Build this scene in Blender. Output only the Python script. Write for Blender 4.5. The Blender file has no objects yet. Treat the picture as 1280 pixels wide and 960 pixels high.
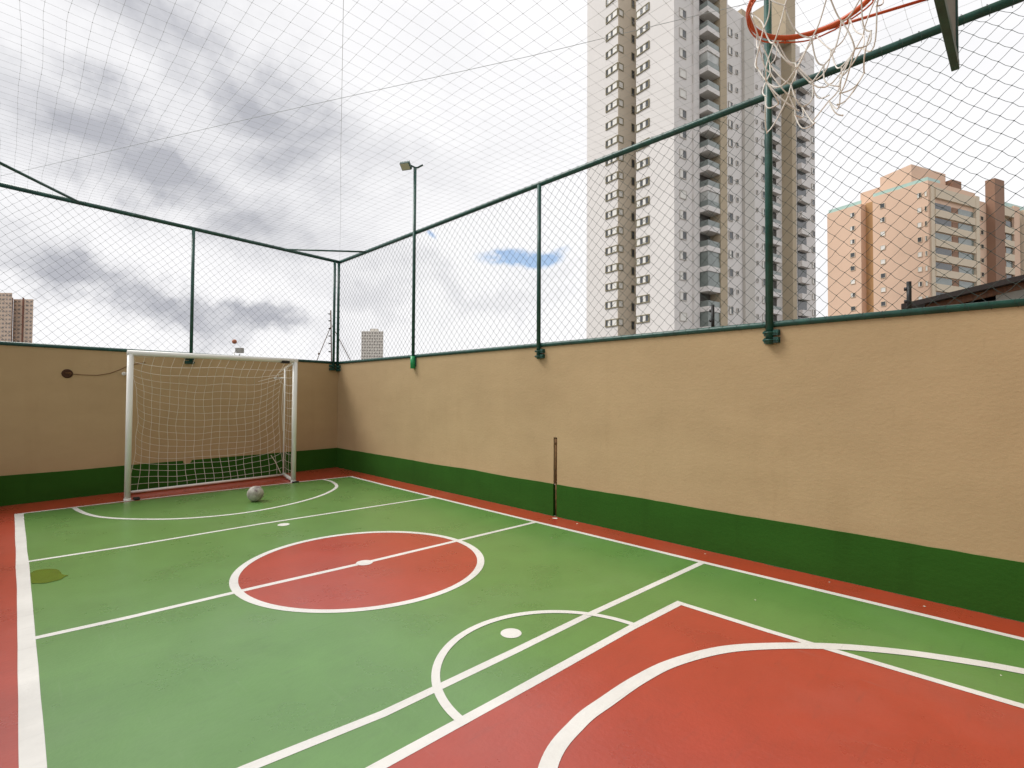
import bpy, bmesh, math, random
from mathutils import Vector, Matrix, noise as mnoise
random.seed(7)
S = bpy.context.scene
COL = S.collection
PI = math.pi
R = math.radians

# ------------------------------------------------------------------ camera
CAM = Vector((-4.73, -9.749, 1.45))
YAW, PITCH, ROLL, FOC = R(44.627), R(1.263), R(0.33), 641.0
fw = Vector((math.sin(YAW) * math.cos(PITCH), math.cos(YAW) * math.cos(PITCH), math.sin(PITCH)))
rt = Vector((math.cos(YAW), -math.sin(YAW), 0.0))
up = rt.cross(fw)
rt, up = rt * math.cos(ROLL) + up * math.sin(ROLL), up * math.cos(ROLL) - rt * math.sin(ROLL)
cd = bpy.data.cameras.new("camera")
cam = bpy.data.objects.new("camera", cd)
COL.objects.link(cam)
cam.matrix_world = Matrix(((rt.x, up.x, -fw.x, CAM.x), (rt.y, up.y, -fw.y, CAM.y), (rt.z, up.z, -fw.z, CAM.z), (0, 0, 0, 1)))
cd.sensor_width = 36.0
cd.lens = FOC / 1280 * 36.0
cd.clip_start = 0.05
cd.clip_end = 5000
S.camera = cam
S.view_settings.view_transform = 'Standard'
S.view_settings.look = 'None'
S.view_settings.exposure = 0.82
S.view_settings.gamma = 1.0


def ray(x, y):
    """direction of a measured sight line (units of the 1280 px survey picture)"""
    return fw + rt * ((x - 640) / FOC) + up * ((480 - y) / FOC)


# ------------------------------------------------------------------ sun and sky
SUN_EL, SUN_AZ = 50.0, 322.0      # compass-like: direction the light comes from, degrees clockwise from +Y
W = bpy.data.worlds.new("World")
S.world = W
W.use_nodes = True
nt = W.node_tree
nt.nodes.clear()


def N(t, **kw):
    n = nt.nodes.new(t)
    for k, v in kw.items():
        setattr(n, k, v)
    return n


def lk(a, b):
    nt.links.new(a, b)


def mth(op, a, b=None, c=None, clamp=False):
    n = N('ShaderNodeMath', operation=op)
    n.use_clamp = clamp
    for i, v in enumerate((a, b, c)):
        if v is None:
            continue
        if isinstance(v, (int, float)):
            n.inputs[i].default_value = v
        else:
            lk(v, n.inputs[i])
    return n.outputs[0]


out = N('ShaderNodeOutputWorld')
sky = N('ShaderNodeTexSky')
sky.sky_type = 'NISHITA'
sky.sun_disc = False
sky.sun_elevation = R(SUN_EL)
sky.sun_rotation = R(SUN_AZ)
bg_sky = N('ShaderNodeBackground')
bg_sky.inputs['Strength'].default_value = 0.10
lk(sky.outputs[0], bg_sky.inputs['Color'])
geo = N('ShaderNodeTexCoord')
warp = N('ShaderNodeTexNoise')
warp.inputs['Scale'].default_value = 2.6
warp.inputs['Detail'].default_value = 6
warp.inputs['Roughness'].default_value = 0.62
sub = N('ShaderNodeVectorMath', operation='SUBTRACT')
lk(warp.outputs['Color'], sub.inputs[0])
sub.inputs[1].default_value = (0.5, 0.5, 0.5)
scl = N('ShaderNodeVectorMath', operation='SCALE')
lk(sub.outputs[0], scl.inputs[0])
scl.inputs['Scale'].default_value = 0.22
addv = N('ShaderNodeVectorMath', operation='ADD')
lk(geo.outputs['Generated'], warp.inputs['Vector'])
lk(geo.outputs['Generated'], addv.inputs[0])
lk(scl.outputs[0], addv.inputs[1])
warpf = N('ShaderNodeTexNoise')
warpf.inputs['Scale'].default_value = 8.5
warpf.inputs['Detail'].default_value = 7
warpf.inputs['Roughness'].default_value = 0.6
lk(geo.outputs['Generated'], warpf.inputs['Vector'])
subf = N('ShaderNodeVectorMath', operation='SUBTRACT')
lk(warpf.outputs['Color'], subf.inputs[0])
subf.inputs[1].default_value = (0.5, 0.5, 0.5)
sclf = N('ShaderNodeVectorMath', operation='SCALE')
lk(subf.outputs[0], sclf.inputs[0])
sclf.inputs['Scale'].default_value = 0.20
addf = N('ShaderNodeVectorMath', operation='ADD')
lk(addv.outputs[0], addf.inputs[0])
lk(sclf.outputs[0], addf.inputs[1])
VDIR = addf.outputs[0]


def patch(px, py, ang, sx, sy, amp):
    """soft elongated patch of cloud (or gap) round a sky direction; ang = tilt of its long axis, sx/sy in radians"""
    d = ray(px, py).normalized()
    e1 = Vector((d.y, -d.x, 0)).normalized()
    e2 = e1.cross(d).normalized()
    if e2.z < 0:
        e2 = -e2
    a = R(ang)
    x = e1 * math.cos(a) + e2 * math.sin(a)
    y = -e1 * math.sin(a) + e2 * math.cos(a)
    vals = []
    for ax, s in ((x, sx), (y, sy)):
        dn = N('ShaderNodeVectorMath', operation='DOT_PRODUCT')
        lk(VDIR, dn.inputs[0])
        dn.inputs[1].default_value = ax / s
        vals.append(mth('POWER', mth('ABSOLUTE', dn.outputs['Value']), 2.0))
    dn = N('ShaderNodeVectorMath', operation='DOT_PRODUCT')
    lk(VDIR, dn.inputs[0])
    dn.inputs[1].default_value = d
    front = mth('GREATER_THAN', dn.outputs['Value'], 0.2)
    s_ = mth('ADD', vals[0], vals[1])
    g = mth('EXPONENT', mth('MULTIPLY', mth('POWER', s_, 1.3), -1.0))
    return mth('MULTIPLY', mth('MULTIPLY', g, front), amp)


# dark bellies of the cloud deck
DARK = [(75, 160, -12, .28, .075, .75), (215, 222, -25, .22, .055, 1.0), (215, 25, -30, .22, .06, .6), (130, 10, -10, .3, .05, .35),
        (385, 260, -25, .15, .09, .5), (75, 330, -22, .16, .045, 1.2), (165, 365, -16, .12, .035, 1.2), (335, 396, -6, .10, .028, 1.7),
        (300, 105, -30, .25, .09, .25), (470, 375, -10, .09, .028, .5), (560, 360, -15, .12, .035, .45), (345, 415, 0, .16, .02, .35),
        (690, 330, 0, .10, .03, .35), (540, 190, 15, .3, .06, .18), (640, 370, 0, .14, .03, .3), (1120, 130, 0, .3, .09, .12), (290, 70, -20, .20, .10, .45), (440, 185, -10, .22, .07, .40), (560, 60, -10, .2, .06, .2), (500, 330, -10, .12, .03, .35)]
acc = None
for p in DARK:
    v = patch(*p)
    acc = v if acc is None else mth('ADD', acc, v)
n1 = N('ShaderNodeTexNoise')
n1.inputs['Scale'].default_value = 2.3
n1.inputs['Detail'].default_value = 8
n1.inputs['Roughness'].default_value = 0.55
stretch = N('ShaderNodeMapping')
stretch.inputs['Scale'].default_value = (1, 1, 2.2)
lk(geo.outputs['Generated'], stretch.inputs[0])
lk(stretch.outputs[0], n1.inputs['Vector'])
wisp = mth('MULTIPLY', mth('SUBTRACT', n1.outputs['Fac'], 0.48), 1.5)
wisp = mth('MAXIMUM', wisp, 0.0)
dark = mth('MULTIPLY', mth('ADD', acc, mth('MULTIPLY', wisp, 0.42)), 0.50)
n2 = N('ShaderNodeTexNoise')
n2.inputs['Scale'].default_value = 7.0
n2.inputs['Detail'].default_value = 9
n2.inputs['Roughness'].default_value = 0.58
lk(stretch.outputs[0], n2.inputs['Vector'])
dark = mth('MULTIPLY', dark, mth('MAXIMUM', mth('ADD', mth('MULTIPLY', mth('SUBTRACT', n2.outputs['Fac'], 0.5), 2.6), 1.0), 0.2), clamp=True)
cr = N('ShaderNodeMixRGB')
cr.inputs[1].default_value = (0.58, 0.577, 0.585, 1)
cr.inputs[2].default_value = (0.28, 0.285, 0.312, 1)
lk(dark, cr.inputs[0])
bg_c = N('ShaderNodeBackground')
bg_c.inputs['Strength'].default_value = 1.0
lk(cr.outputs[0], bg_c.inputs['Color'])
scl2 = N('ShaderNodeVectorMath', operation='SCALE')
lk(sub.outputs[0], scl2.inputs[0])
scl2.inputs['Scale'].default_value = 0.13
addv2 = N('ShaderNodeVectorMath', operation='ADD')
lk(geo.outputs['Generated'], addv2.inputs[0])
lk(scl2.outputs[0], addv2.inputs[1])
VDIR = addv2.outputs[0]
gap = mth('ADD', patch(652, 315, 3, .062, .014, 1.9), patch(541, 298, -40, .012, .006, 0.7))
gap = mth('ADD', gap, patch(690, 308, 10, .03, .012, 0.7))
n3 = N('ShaderNodeTexNoise')
n3.inputs['Scale'].default_value = 26.0
n3.inputs['Detail'].default_value = 8
lk(stretch.outputs[0], n3.inputs['Vector'])
gap = mth('SUBTRACT', mth('MULTIPLY', gap, mth('ADD', mth('MULTIPLY', n3.outputs['Fac'], 3.0), -0.62)), 0.12, clamp=True)
gap = mth('MULTIPLY', gap, 0.92)
mx = N('ShaderNodeMixShader')
lk(gap, mx.inputs[0])
lk(bg_c.outputs[0], mx.inputs[1])
lk(bg_sky.outputs[0], mx.inputs[2])
lk(mx.outputs[0], out.inputs[0])

sl = bpy.data.lights.new("sun", 'SUN')
sl.energy = 1.45
sl.angle = R(24)
sl.color = (1.0, 0.97, 0.92)
sun = bpy.data.objects.new("sun", sl)
COL.objects.link(sun)
sd = Vector((math.sin(R(SUN_AZ)) * math.cos(R(SUN_EL)), math.cos(R(SUN_AZ)) * math.cos(R(SUN_EL)), math.sin(R(SUN_EL))))
sun.rotation_euler = sd.to_track_quat('Z', 'Y').to_euler()
sun.location = (0, 0, 30)


# ------------------------------------------------------------------ materials
def mat(name, col, rough=0.7, var=0.12, scale=6.0, bump=0.0, bscale=60.0, metal=0.0, spec=0.5, stretchv=(1, 1, 1), detail=6, coat=0.0, col2=None, rvar=0.0):
    m = bpy.data.materials.new(name)
    m.use_nodes = True
    t = m.node_tree
    b = t.nodes['Principled BSDF']
    tc = t.nodes.new('ShaderNodeTexCoord')
    mp = t.nodes.new('ShaderNodeMapping')
    mp.inputs['Scale'].default_value = stretchv
    t.links.new(tc.outputs['Object'], mp.inputs[0])
    n = t.nodes.new('ShaderNodeTexNoise')
    n.inputs['Scale'].default_value = scale
    n.inputs['Detail'].default_value = detail
    n.inputs['Roughness'].default_value = 0.6
    t.links.new(mp.outputs[0], n.inputs['Vector'])
    rp = t.nodes.new('ShaderNodeValToRGB')
    c2 = col2 or tuple(max(0, c * (1 + var)) for c in col)
    c1 = tuple(c * (1 - var) for c in col)
    rp.color_ramp.elements[0].position = 0.3
    rp.color_ramp.elements[1].position = 0.72
    rp.color_ramp.elements[0].color = (*c1, 1)
    rp.color_ramp.elements[1].color = (*c2, 1)
    t.links.new(n.outputs['Fac'], rp.inputs[0])
    t.links.new(rp.outputs[0], b.inputs['Base Color'])
    b.inputs['Roughness'].default_value = rough
    b.inputs['Metallic'].default_value = metal
    b.inputs['Specular IOR Level'].default_value = spec
    b.inputs['Coat Weight'].default_value = coat
    b.inputs['Coat Roughness'].default_value = .4
    if rvar:
        mr = t.nodes.new('ShaderNodeMapRange')
        mr.inputs['To Min'].default_value = rough - rvar
        mr.inputs['To Max'].default_value = rough + rvar
        t.links.new(n.outputs['Fac'], mr.inputs['Value'])
        t.links.new(mr.outputs[0], b.inputs['Roughness'])
    if bump:
        n_ = t.nodes.new('ShaderNodeTexNoise')
        n_.inputs['Scale'].default_value = bscale
        n_.inputs['Detail'].default_value = 5
        t.links.new(mp.outputs[0], n_.inputs['Vector'])
        bp = t.nodes.new('ShaderNodeBump')
        bp.inputs['Strength'].default_value = bump
        bp.inputs['Distance'].default_value = 0.01
        t.links.new(n_.outputs['Fac'], bp.inputs['Height'])
        t.links.new(bp.outputs[0], b.inputs['Normal'])
    return m


def plaster(name, col, dirt, along):
    """trowelled, weathered wall paint: broad mottling, horizontal trowel sweeps, a few runs under the coping"""
    m = mat(name, col, 0.82, 0.05, 1.0, 0, 1, spec=0.12)
    t = m.node_tree
    b = t.nodes['Principled BSDF']
    tc = next(n for n in t.nodes if n.type == 'TEX_COORD')
    base = b.inputs['Base Color'].links[0].from_socket

    def noi(sc, det, sv, rough=.6):
        mp = t.nodes.new('ShaderNodeMapping')
        mp.inputs['Scale'].default_value = sv
        t.links.new(tc.outputs['Object'], mp.inputs[0])
        n = t.nodes.new('ShaderNodeTexNoise')
        n.inputs['Scale'].default_value = sc
        n.inputs['Detail'].default_value = det
        n.inputs['Roughness'].default_value = rough
        t.links.new(mp.outputs[0], n.inputs['Vector'])
        return n.outputs['Fac']
    sv = (1.6, .7, 1.8) if along == 'y' else (.7, 1.6, 1.8)
    sweep = noi(1.7, 4, sv)
    fine = noi(26, 6, (1, 1, 1.5))
    drip = noi(5.0, 3, (1, 1, .12))
    mixn = t.nodes.new('ShaderNodeMixRGB')
    mixn.blend_type = 'MULTIPLY'
    r1 = t.nodes.new('ShaderNodeMapRange')
    r1.inputs['From Min'].default_value = .35
    r1.inputs['From Max'].default_value = .7
    r1.inputs['To Min'].default_value = 0
    r1.inputs['To Max'].default_value = dirt
    t.links.new(sweep, r1.inputs['Value'])
    t.links.new(r1.outputs[0], mixn.inputs[0])
    t.links.new(base, mixn.inputs[1])
    mixn.inputs[2].default_value = (.72, .68, .62, 1)
    mix2 = t.nodes.new('ShaderNodeMixRGB')
    mix2.blend_type = 'MULTIPLY'
    r2 = t.nodes.new('ShaderNodeMapRange')
    r2.inputs['From Min'].default_value = .56
    r2.inputs['From Max'].default_value = .75
    r2.inputs['To Max'].default_value = dirt * .6
    t.links.new(drip, r2.inputs['Value'])
    t.links.new(r2.outputs[0], mix2.inputs[0])
    t.links.new(mixn.outputs[0], mix2.inputs[1])
    mix2.inputs[2].default_value = (.7, .63, .55, 1)
    t.links.new(mix2.outputs[0], b.inputs['Base Color'])
    last = mix2.outputs[0]
    for (sc, det, svv, lo, hi, amt, f_) in ((.8, 4, (1, 1, 1), .52, .70, .22, 1.16), (7, 9, (1, 1, .6), .62, .74, .30, .62), (38, 3, (1, 1, 1), .73, .77, .6, .45), (30, 4, (1, 1, 2.5), .72, .77, .5, 1.9)):
        q = noi(sc, det, svv, .65)
        r_ = t.nodes.new('ShaderNodeMapRange')
        r_.inputs['From Min'].default_value = lo
        r_.inputs['From Max'].default_value = hi
        r_.inputs['To Max'].default_value = amt
        t.links.new(q, r_.inputs['Value'])
        x_ = t.nodes.new('ShaderNodeMixRGB')
        t.links.new(r_.outputs[0], x_.inputs[0])
        t.links.new(last, x_.inputs[1])
        x_.inputs[2].default_value = tuple(min(.8, c * f_ + (.03 if f_ > 1.5 else 0)) for c in col) + (1,)
        last = x_.outputs[0]
    t.links.new(last, b.inputs['Base Color'])
    ad = t.nodes.new('ShaderNodeMath')
    ad.operation = 'MULTIPLY_ADD'
    t.links.new(sweep, ad.inputs[0])
    ad.inputs[1].default_value = 2.2
    t.links.new(fine, ad.inputs[2])
    bp = t.nodes.new('ShaderNodeBump')
    bp.inputs['Strength'].default_value = .28
    bp.inputs['Distance'].default_value = .008
    t.links.new(ad.outputs[0], bp.inputs['Height'])
    t.links.new(bp.outputs[0], b.inputs['Normal'])
    return m


def floor_mat(name, col, rough=0.28, fleck=0.35, scuff=True):
    """painted concrete: worn sheen, scuffs, faint cloudy wear"""
    m = mat(name, col, rough, 0.09, 2.2, 0.10, 45, spec=1.0, rvar=.03)
    m.node_tree.nodes['Principled BSDF'].inputs['Sheen Weight'].default_value = .0
    m.node_tree.nodes['Principled BSDF'].inputs['Sheen Roughness'].default_value = .45
    t = m.node_tree
    b = t.nodes['Principled BSDF']
    tc = next(n for n in t.nodes if n.type == 'TEX_COORD')
    base = b.inputs['Base Color'].links[0].from_socket
    mp = t.nodes.new('ShaderNodeMapping')
    mp.inputs['Scale'].default_value = (5, 22, 1)
    mp.inputs['Rotation'].default_value = (0, 0, .7)
    t.links.new(tc.outputs['Object'], mp.inputs[0])
    n = t.nodes.new('ShaderNodeTexNoise')
    n.inputs['Scale'].default_value = 1.2
    n.inputs['Detail'].default_value = 4
    n.inputs['Roughness'].default_value = .5
    t.links.new(mp.outputs[0], n.inputs['Vector'])
    mr = t.nodes.new('ShaderNodeMapRange')
    mr.inputs['From Min'].default_value = .58
    mr.inputs['From Max'].default_value = .78
    mr.inputs['To Max'].default_value = fleck
    t.links.new(n.outputs['Fac'], mr.inputs['Value'])
    mx_ = t.nodes.new('ShaderNodeMixRGB')
    t.links.new(mr.outputs[0], mx_.inputs[0])
    t.links.new(base, mx_.inputs[1])
    mx_.inputs[2].default_value = tuple(c * .62 + .02 for c in col) + (1,)
    last = mx_.outputs[0]

    def layer(last, sc, det, sv, rot, lo, hi, amt, colr, typ='noise'):
        mp2 = t.nodes.new('ShaderNodeMapping')
        mp2.inputs['Scale'].default_value = sv
        mp2.inputs['Rotation'].default_value = (0, 0, rot)
        t.links.new(tc.outputs['Object'], mp2.inputs[0])
        q = t.nodes.new('ShaderNodeTexNoise')
        q.inputs['Scale'].default_value = sc
        q.inputs['Detail'].default_value = det
        q.inputs['Roughness'].default_value = .65
        t.links.new(mp2.outputs[0], q.inputs['Vector'])
        r_ = t.nodes.new('ShaderNodeMapRange')
        r_.inputs['From Min'].default_value = lo
        r_.inputs['From Max'].default_value = hi
        r_.inputs['To Max'].default_value = amt
        t.links.new(q.outputs['Fac'], r_.inputs['Value'])
        x_ = t.nodes.new('ShaderNodeMixRGB')
        t.links.new(r_.outputs[0], x_.inputs[0])
        t.links.new(last, x_.inputs[1])
        x_.inputs[2].default_value = colr + (1,)
        return x_.outputs[0]
    dk = tuple(c * .45 + .012 for c in col)
    lt = tuple(c * .75 + .13 for c in col)
    last = layer(last, .9, 5, (1, 1, 1), 0, .50, .72, .16, lt)          # dusty, faded areas
    last = layer(last, 2.2, 4, (1, 1, 1), .3, .55, .80, .22, dk)       # grime blotches
    last = layer(last, 1.3, 3, (1.5, 34, 1), 1.9, .62, .80, .34, dk)    # scuff streaks
    last = layer(last, 1.3, 3, (30, 1.8, 1), .5, .62, .80, .26, lt)
    last = layer(last, 42, 2, (1, 1, 1), 0, .74, .78, .55, dk)          # specks
    last = layer(last, 60, 2, (1, 1, 1), 2, .75, .79, .5, lt)
    t.links.new(last, b.inputs['Base Color'])
    return m


M = {}
M['green_floor'] = floor_mat('green_floor_paint', (.118, .262, .062))
M['red_floor'] = floor_mat('red_floor_paint', (.415, .050, .026))
M['line'] = floor_mat('white_line_paint', (.78, .765, .73), .38, .25)
M['stain'] = mat('damp_stain', (.10, .17, .012), .2, .15, 9)
M['tan'] = plaster('tan_wall_paint', (.465, .335, .192), .22, 'y')
M['tan_b'] = plaster('tan_wall_paint_back', (.465, .335, .192), .22, 'x')
M['gwall'] = plaster('green_wall_paint', (.028, .104, .012), .5, 'y')
M['gwall_b'] = plaster('green_wall_paint_back', (.028, .104, .012), .5, 'x')
M['dust'] = mat('dusty_edge', (.06, .09, .03), .9, .4, 30)
M['steel_green'] = mat('green_enamel', (.012, .072, .056), .38, .35, 9, .15, 30, spec=.5)
M['bright_green'] = mat('bright_green_enamel', (.01, .30, .10), .35, .1)
M['wire'] = mat('dark_green_twine', (.035, .055, .048), .7, .2)
M['roofwire'] = mat('grey_green_twine', (.42, .46, .47), .7, .1)
M['bolt'] = mat('bare_steel', (.42, .43, .42), .35, .2, metal=.9)
M['black'] = mat('black_plastic', (.012, .012, .014), .5)
M['rust'] = mat('rusty_brown_pipe', (.13, .062, .018), .85, .45, 22, .4, 60)
M['goalwhite'] = mat('white_enamel', (.80, .80, .76), .32, .04, 5, .03, 30)
M['netwhite'] = mat('cream_net_twine', (.76, .71, .62), .8, .1)
M['hoopnet'] = mat('off_white_hoop_net', (.84, .80, .74), .8, .08)
M['orange'] = mat('orange_enamel', (.62, .10, .018), .38, .12, 12)
M['globe'] = mat('dull_orange_globe', (.42, .15, .08), .6, .15, 20)
M['grey_board'] = mat('grey_board_back', (.30, .31, .34), .55, .15, 4)
M['lampglass'] = mat('lamp_lens', (.55, .55, .38), .2, .05)
M['hole'] = mat('rusty_hole', (.055, .02, .008), .95, .4, 40)
M['ground'] = mat('city_ground', (.16, .15, .13), .9, .3, .05)
M['t_white'] = mat('tower_white_render', (.71, .68, .66), .85, .04, .12)
M['t_tan'] = mat('tower_tan_render', (.45, .37, .26), .85, .05, .12)
M['t_shadow'] = mat('tower_greige_render', (.52, .47, .40), .85, .05, .12)
M['t_grey'] = mat('tower_grey_render', (.56, .53, .49), .85, .05, .12)
M['t_frame'] = mat('khaki_window_surround', (.23, .20, .12), .8, .1, 1)
M['glass'] = mat('dark_glass', (.05, .055, .06), .12, .4, .5, spec=.8)
M['glass_g'] = mat('greenish_balcony_glass', (.17, .20, .185), .12, .3, .4, spec=.9)
M['glass_p'] = mat('pale_curtained_glass', (.40, .41, .39), .15, .3, .6, spec=.8)
M['balcony_shade'] = mat('shaded_balcony_interior', (.075, .07, .065), .5, .5, .35)  # dark colour stands for the shade inside the balconies
M['strip'] = mat('tower_beige_strip', (.66, .58, .47), .85, .05, .12)
M['shutter'] = mat('white_shutter', (.76, .74, .70), .6, .06, 1)
M['p_peach'] = mat('peach_render', (.71, .50, .37), .85, .05, .12)
M['p_recess_shade'] = mat('shaded_recess_render', (.47, .28, .13), .85, .05, .12)  # shade of the recessed strip, put into its colour
M['p_cream'] = mat('cream_render', (.66, .56, .43), .85, .05, .12)
M['p_brown'] = mat('brown_render', (.28, .16, .105), .85, .1, .12)
M['teal'] = mat('teal_rail_glass', (.42, .60, .54), .3, .1, .5)
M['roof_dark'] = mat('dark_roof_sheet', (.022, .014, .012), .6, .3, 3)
M['wood'] = mat('varnished_wood', (.17, .065, .022), .5, .35, 6, stretchv=(1, 8, 1))
M['conc'] = mat('grey_concrete', (.36, .36, .34), .9, .12, 3, .2, 40)
M['far_beige'] = mat('far_beige_render', (.62, .48, .38), .9, .05, .05)
M['far_brown'] = mat('far_brown_stripe', (.22, .10, .07), .9, .05, .05)
M['far_grey'] = mat('far_grey_render', (.70, .66, .60), .9, .06, .05)
M['far_win'] = mat('far_window_dark', (.28, .24, .22), .5, .3, .2)


# ------------------------------------------------------------------ mesh helpers
def link(name, me, parent=None):
    o = bpy.data.objects.new(name, me)
    COL.objects.link(o)
    if parent:
        o.parent = parent
    return o


def mesh(name, bm, m, parent=None, smooth=False):
    bmesh.ops.recalc_face_normals(bm, faces=bm.faces)
    me = bpy.data.meshes.new(name)
    bm.to_mesh(me)
    bm.free()
    for mm in (m if isinstance(m, (list, tuple)) else [m]):
        me.materials.append(M[mm])
    if smooth:
        for p in me.polygons:
            p.use_smooth = True
    return link(name, me, parent)


def raw(name, vs, fs, m, parent=None, smooth=False):
    me = bpy.data.meshes.new(name)
    me.from_pydata(vs, [], fs)
    me.update()
    me.materials.append(M[m])
    if smooth:
        for p in me.polygons:
            p.use_smooth = True
    return link(name, me, parent)


def tag(o, label=None, cat=None, group=None, kind=None):
    if label: o['label'] = label
    if cat: o['category'] = cat
    if group: o['group'] = group
    if kind: o['kind'] = kind
    return o


def empty(name, label, cat, loc=(0, 0, 0), rz=0, group=None):
    o = bpy.data.objects.new(name, None)
    COL.objects.link(o)
    o.location = loc
    o.rotation_euler = (0, 0, rz)
    o.empty_display_size = .2
    return tag(o, label, cat, group)


def box(bm, c, s, rz=0.0, mi=0, bev=0.0):
    r = bmesh.ops.create_cube(bm, size=1)
    vs = r['verts']
    bmesh.ops.scale(bm, verts=vs, vec=s)
    if bev:
        es = list({e for v in vs for e in v.link_edges})
        rr = bmesh.ops.bevel(bm, geom=es, offset=bev, segments=2, affect='EDGES', profile=.6)
        vs = list({v for f in rr['faces'] for v in f.verts} | {v for v in vs if v.is_valid})
    bmesh.ops.rotate(bm, verts=vs, cent=(0, 0, 0), matrix=Matrix.Rotation(rz, 3, 'Z'))
    bmesh.ops.translate(bm, verts=vs, vec=c)
    if mi:
        for f in {f for v in vs for f in v.link_faces}:
            f.material_index = mi
    return vs


def tube(bm, pts, r, n=10, cap=True, mi=0, closed=False):
    """swept round bar through pts; r number or list"""
    pts = [Vector(p) for p in pts]
    k = len(pts)
    rr = r if isinstance(r, (list, tuple)) else [r] * k
    rings = []
    prev = None
    for i, p in enumerate(pts):
        if closed:
            d = pts[(i + 1) % k] - pts[i - 1]
        else:
            d = pts[min(i + 1, k - 1)] - pts[max(i - 1, 0)]
        d.normalize()
        a = prev if prev is not None else (Vector((0, 0, 1)) if abs(d.z) < .9 else Vector((1, 0, 0)))
        x = a - d * a.dot(d)
        if x.length < 1e-6:
            x = Vector((1, 0, 0)) - d * d.x
        x.normalize()
        prev = x
        y = d.cross(x)
        rings.append([bm.verts.new(p + (x * math.cos(2 * PI * j / n) + y * math.sin(2 * PI * j / n)) * rr[i]) for j in range(n)])
    m_ = k if closed else k - 1
    for i in range(m_):
        A, B = rings[i], rings[(i + 1) % k]
        for j in range(n):
            f = bm.faces.new((A[j], A[(j + 1) % n], B[(j + 1) % n], B[j]))
            f.smooth = n > 5
            f.material_index = mi
    if cap and not closed:
        for q in (rings[0][::-1], rings[-1]):
            f = bm.faces.new(q)
            f.material_index = mi


def bar(name, pts, r, m, parent=None, n=12):
    bm = bmesh.new()
    tube(bm, pts, r, n)
    return mesh(name, bm, m, parent)


class Strands:
    """many thin strands collected into one mesh (3- or 4-sided)"""
    def __init__(s):
        s.v, s.f = [], []

    def seg(s, a, b, r, n=3):
        a, b = Vector(a), Vector(b)
        d = b - a
        if d.length < 1e-6: return
        d.normalize()
        u = d.cross(Vector((0, 0, 1)))
        if u.length < .1:
            u = d.cross(Vector((1, 0, 0)))
        u.normalize()
        w = d.cross(u)
        i = len(s.v)
        for p in (a, b):
            for j in range(n):
                t = 2 * PI * j / n
                s.v.append(p + (u * math.cos(t) + w * math.sin(t)) * r)
        for j in range(n):
            s.f.append((i + j, i + (j + 1) % n, i + n + (j + 1) % n, i + n + j))

    def path(s, pts, r, n=3):
        for a, b in zip(pts, pts[1:]):
            s.seg(a, b, r, n)

    def knot(s, p, r):
        p = Vector(p)
        i = len(s.v)
        for d in ((1, 0, 0), (-1, 0, 0), (0, 1, 0), (0, -1, 0), (0, 0, 1), (0, 0, -1)):
            s.v.append(p + Vector(d) * r)
        for a in (0, 1):
            for b in (2, 3):
                for c in (4, 5):
                    s.f.append((i + a, i + b, i + c))

    def build(s, name, m, parent=None):
        o = raw(name, [tuple(v) for v in s.v], s.f, m, parent)
        return o


def nz(p, sc, amp, seed=0.0):
    return mnoise.noise(Vector((p[0] * sc + seed, p[1] * sc - seed, p[2] * sc + 3.1))) * amp


# ------------------------------------------------------------------ ground and court floor
tag(raw('ground', [(-900, -900, -.35), (1500, -900, -.35), (1500, 1500, -.35), (-900, 1500, -.35)], [(0, 1, 2, 3)], 'ground'), kind='structure')
AB = .1077                                  # the back wall stands a few degrees off square
XL, YN = -5.15, -10.9                       # side wall and near wall


def sheet(name, pts, z, m, parent=None):
    return raw(name, [(x, y, z) for x, y in pts], [tuple(range(len(pts)))], m, parent)


bm = bmesh.new()
v = [(.0, .0), (XL - .0, AB * XL), (XL, YN), (0, YN)]
top = [bm.verts.new((x, y, 0)) for x, y in v]
bot = [bm.verts.new((x, y, -.3)) for x, y in v]
bm.faces.new(top)
bm.faces.new(bot[::-1])
for i in range(4):
    bm.faces.new((top[i], bot[i], bot[(i + 1) % 4], top[(i + 1) % 4]))
court = tag(mesh('court_floor', bm, 'red_floor'), kind='structure')
court['label'] = 'red and green painted concrete mini court floor with white lines'


def ribbon(name, pts, w, z, m='line', closed=False, parent=court, wob=.0):
    """painted line: a flat ribbon that follows pts (x,y); w width or list"""
    k = len(pts)
    vs, fs = [], []
    for i, p in enumerate(pts):
        p = Vector((p[0], p[1], 0))
        a = Vector((*pts[(i - 1) % k if closed else max(i - 1, 0)], 0))
        b = Vector((*pts[(i + 1) % k if closed else min(i + 1, k - 1)], 0))
        d = (b - a).normalized()
        nrm = Vector((-d.y, d.x, 0))
        ww = (w[i] if isinstance(w, (list, tuple)) else w) / 2
        ww += nz(p, 1.7, wob, 3)
        vs += [(p.x + nrm.x * ww, p.y + nrm.y * ww, z), (p.x - nrm.x * ww, p.y - nrm.y * ww, z)]
    for i in range(k if closed else k - 1):
        j = (i + 1) % k
        fs.append((2 * i, 2 * i + 1, 2 * j + 1, 2 * j))
    return raw(name, vs, fs, m, parent)


def lerp_pts(ctrl, n=14):
    o = []
    for (a, b) in zip(ctrl, ctrl[1:]):
        for i in range(n):
            t = i / n
            o.append((a[0] + (b[0] - a[0]) * t, a[1] + (b[1] - a[1]) * t))
    o.append(ctrl[-1])
    return o


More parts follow.
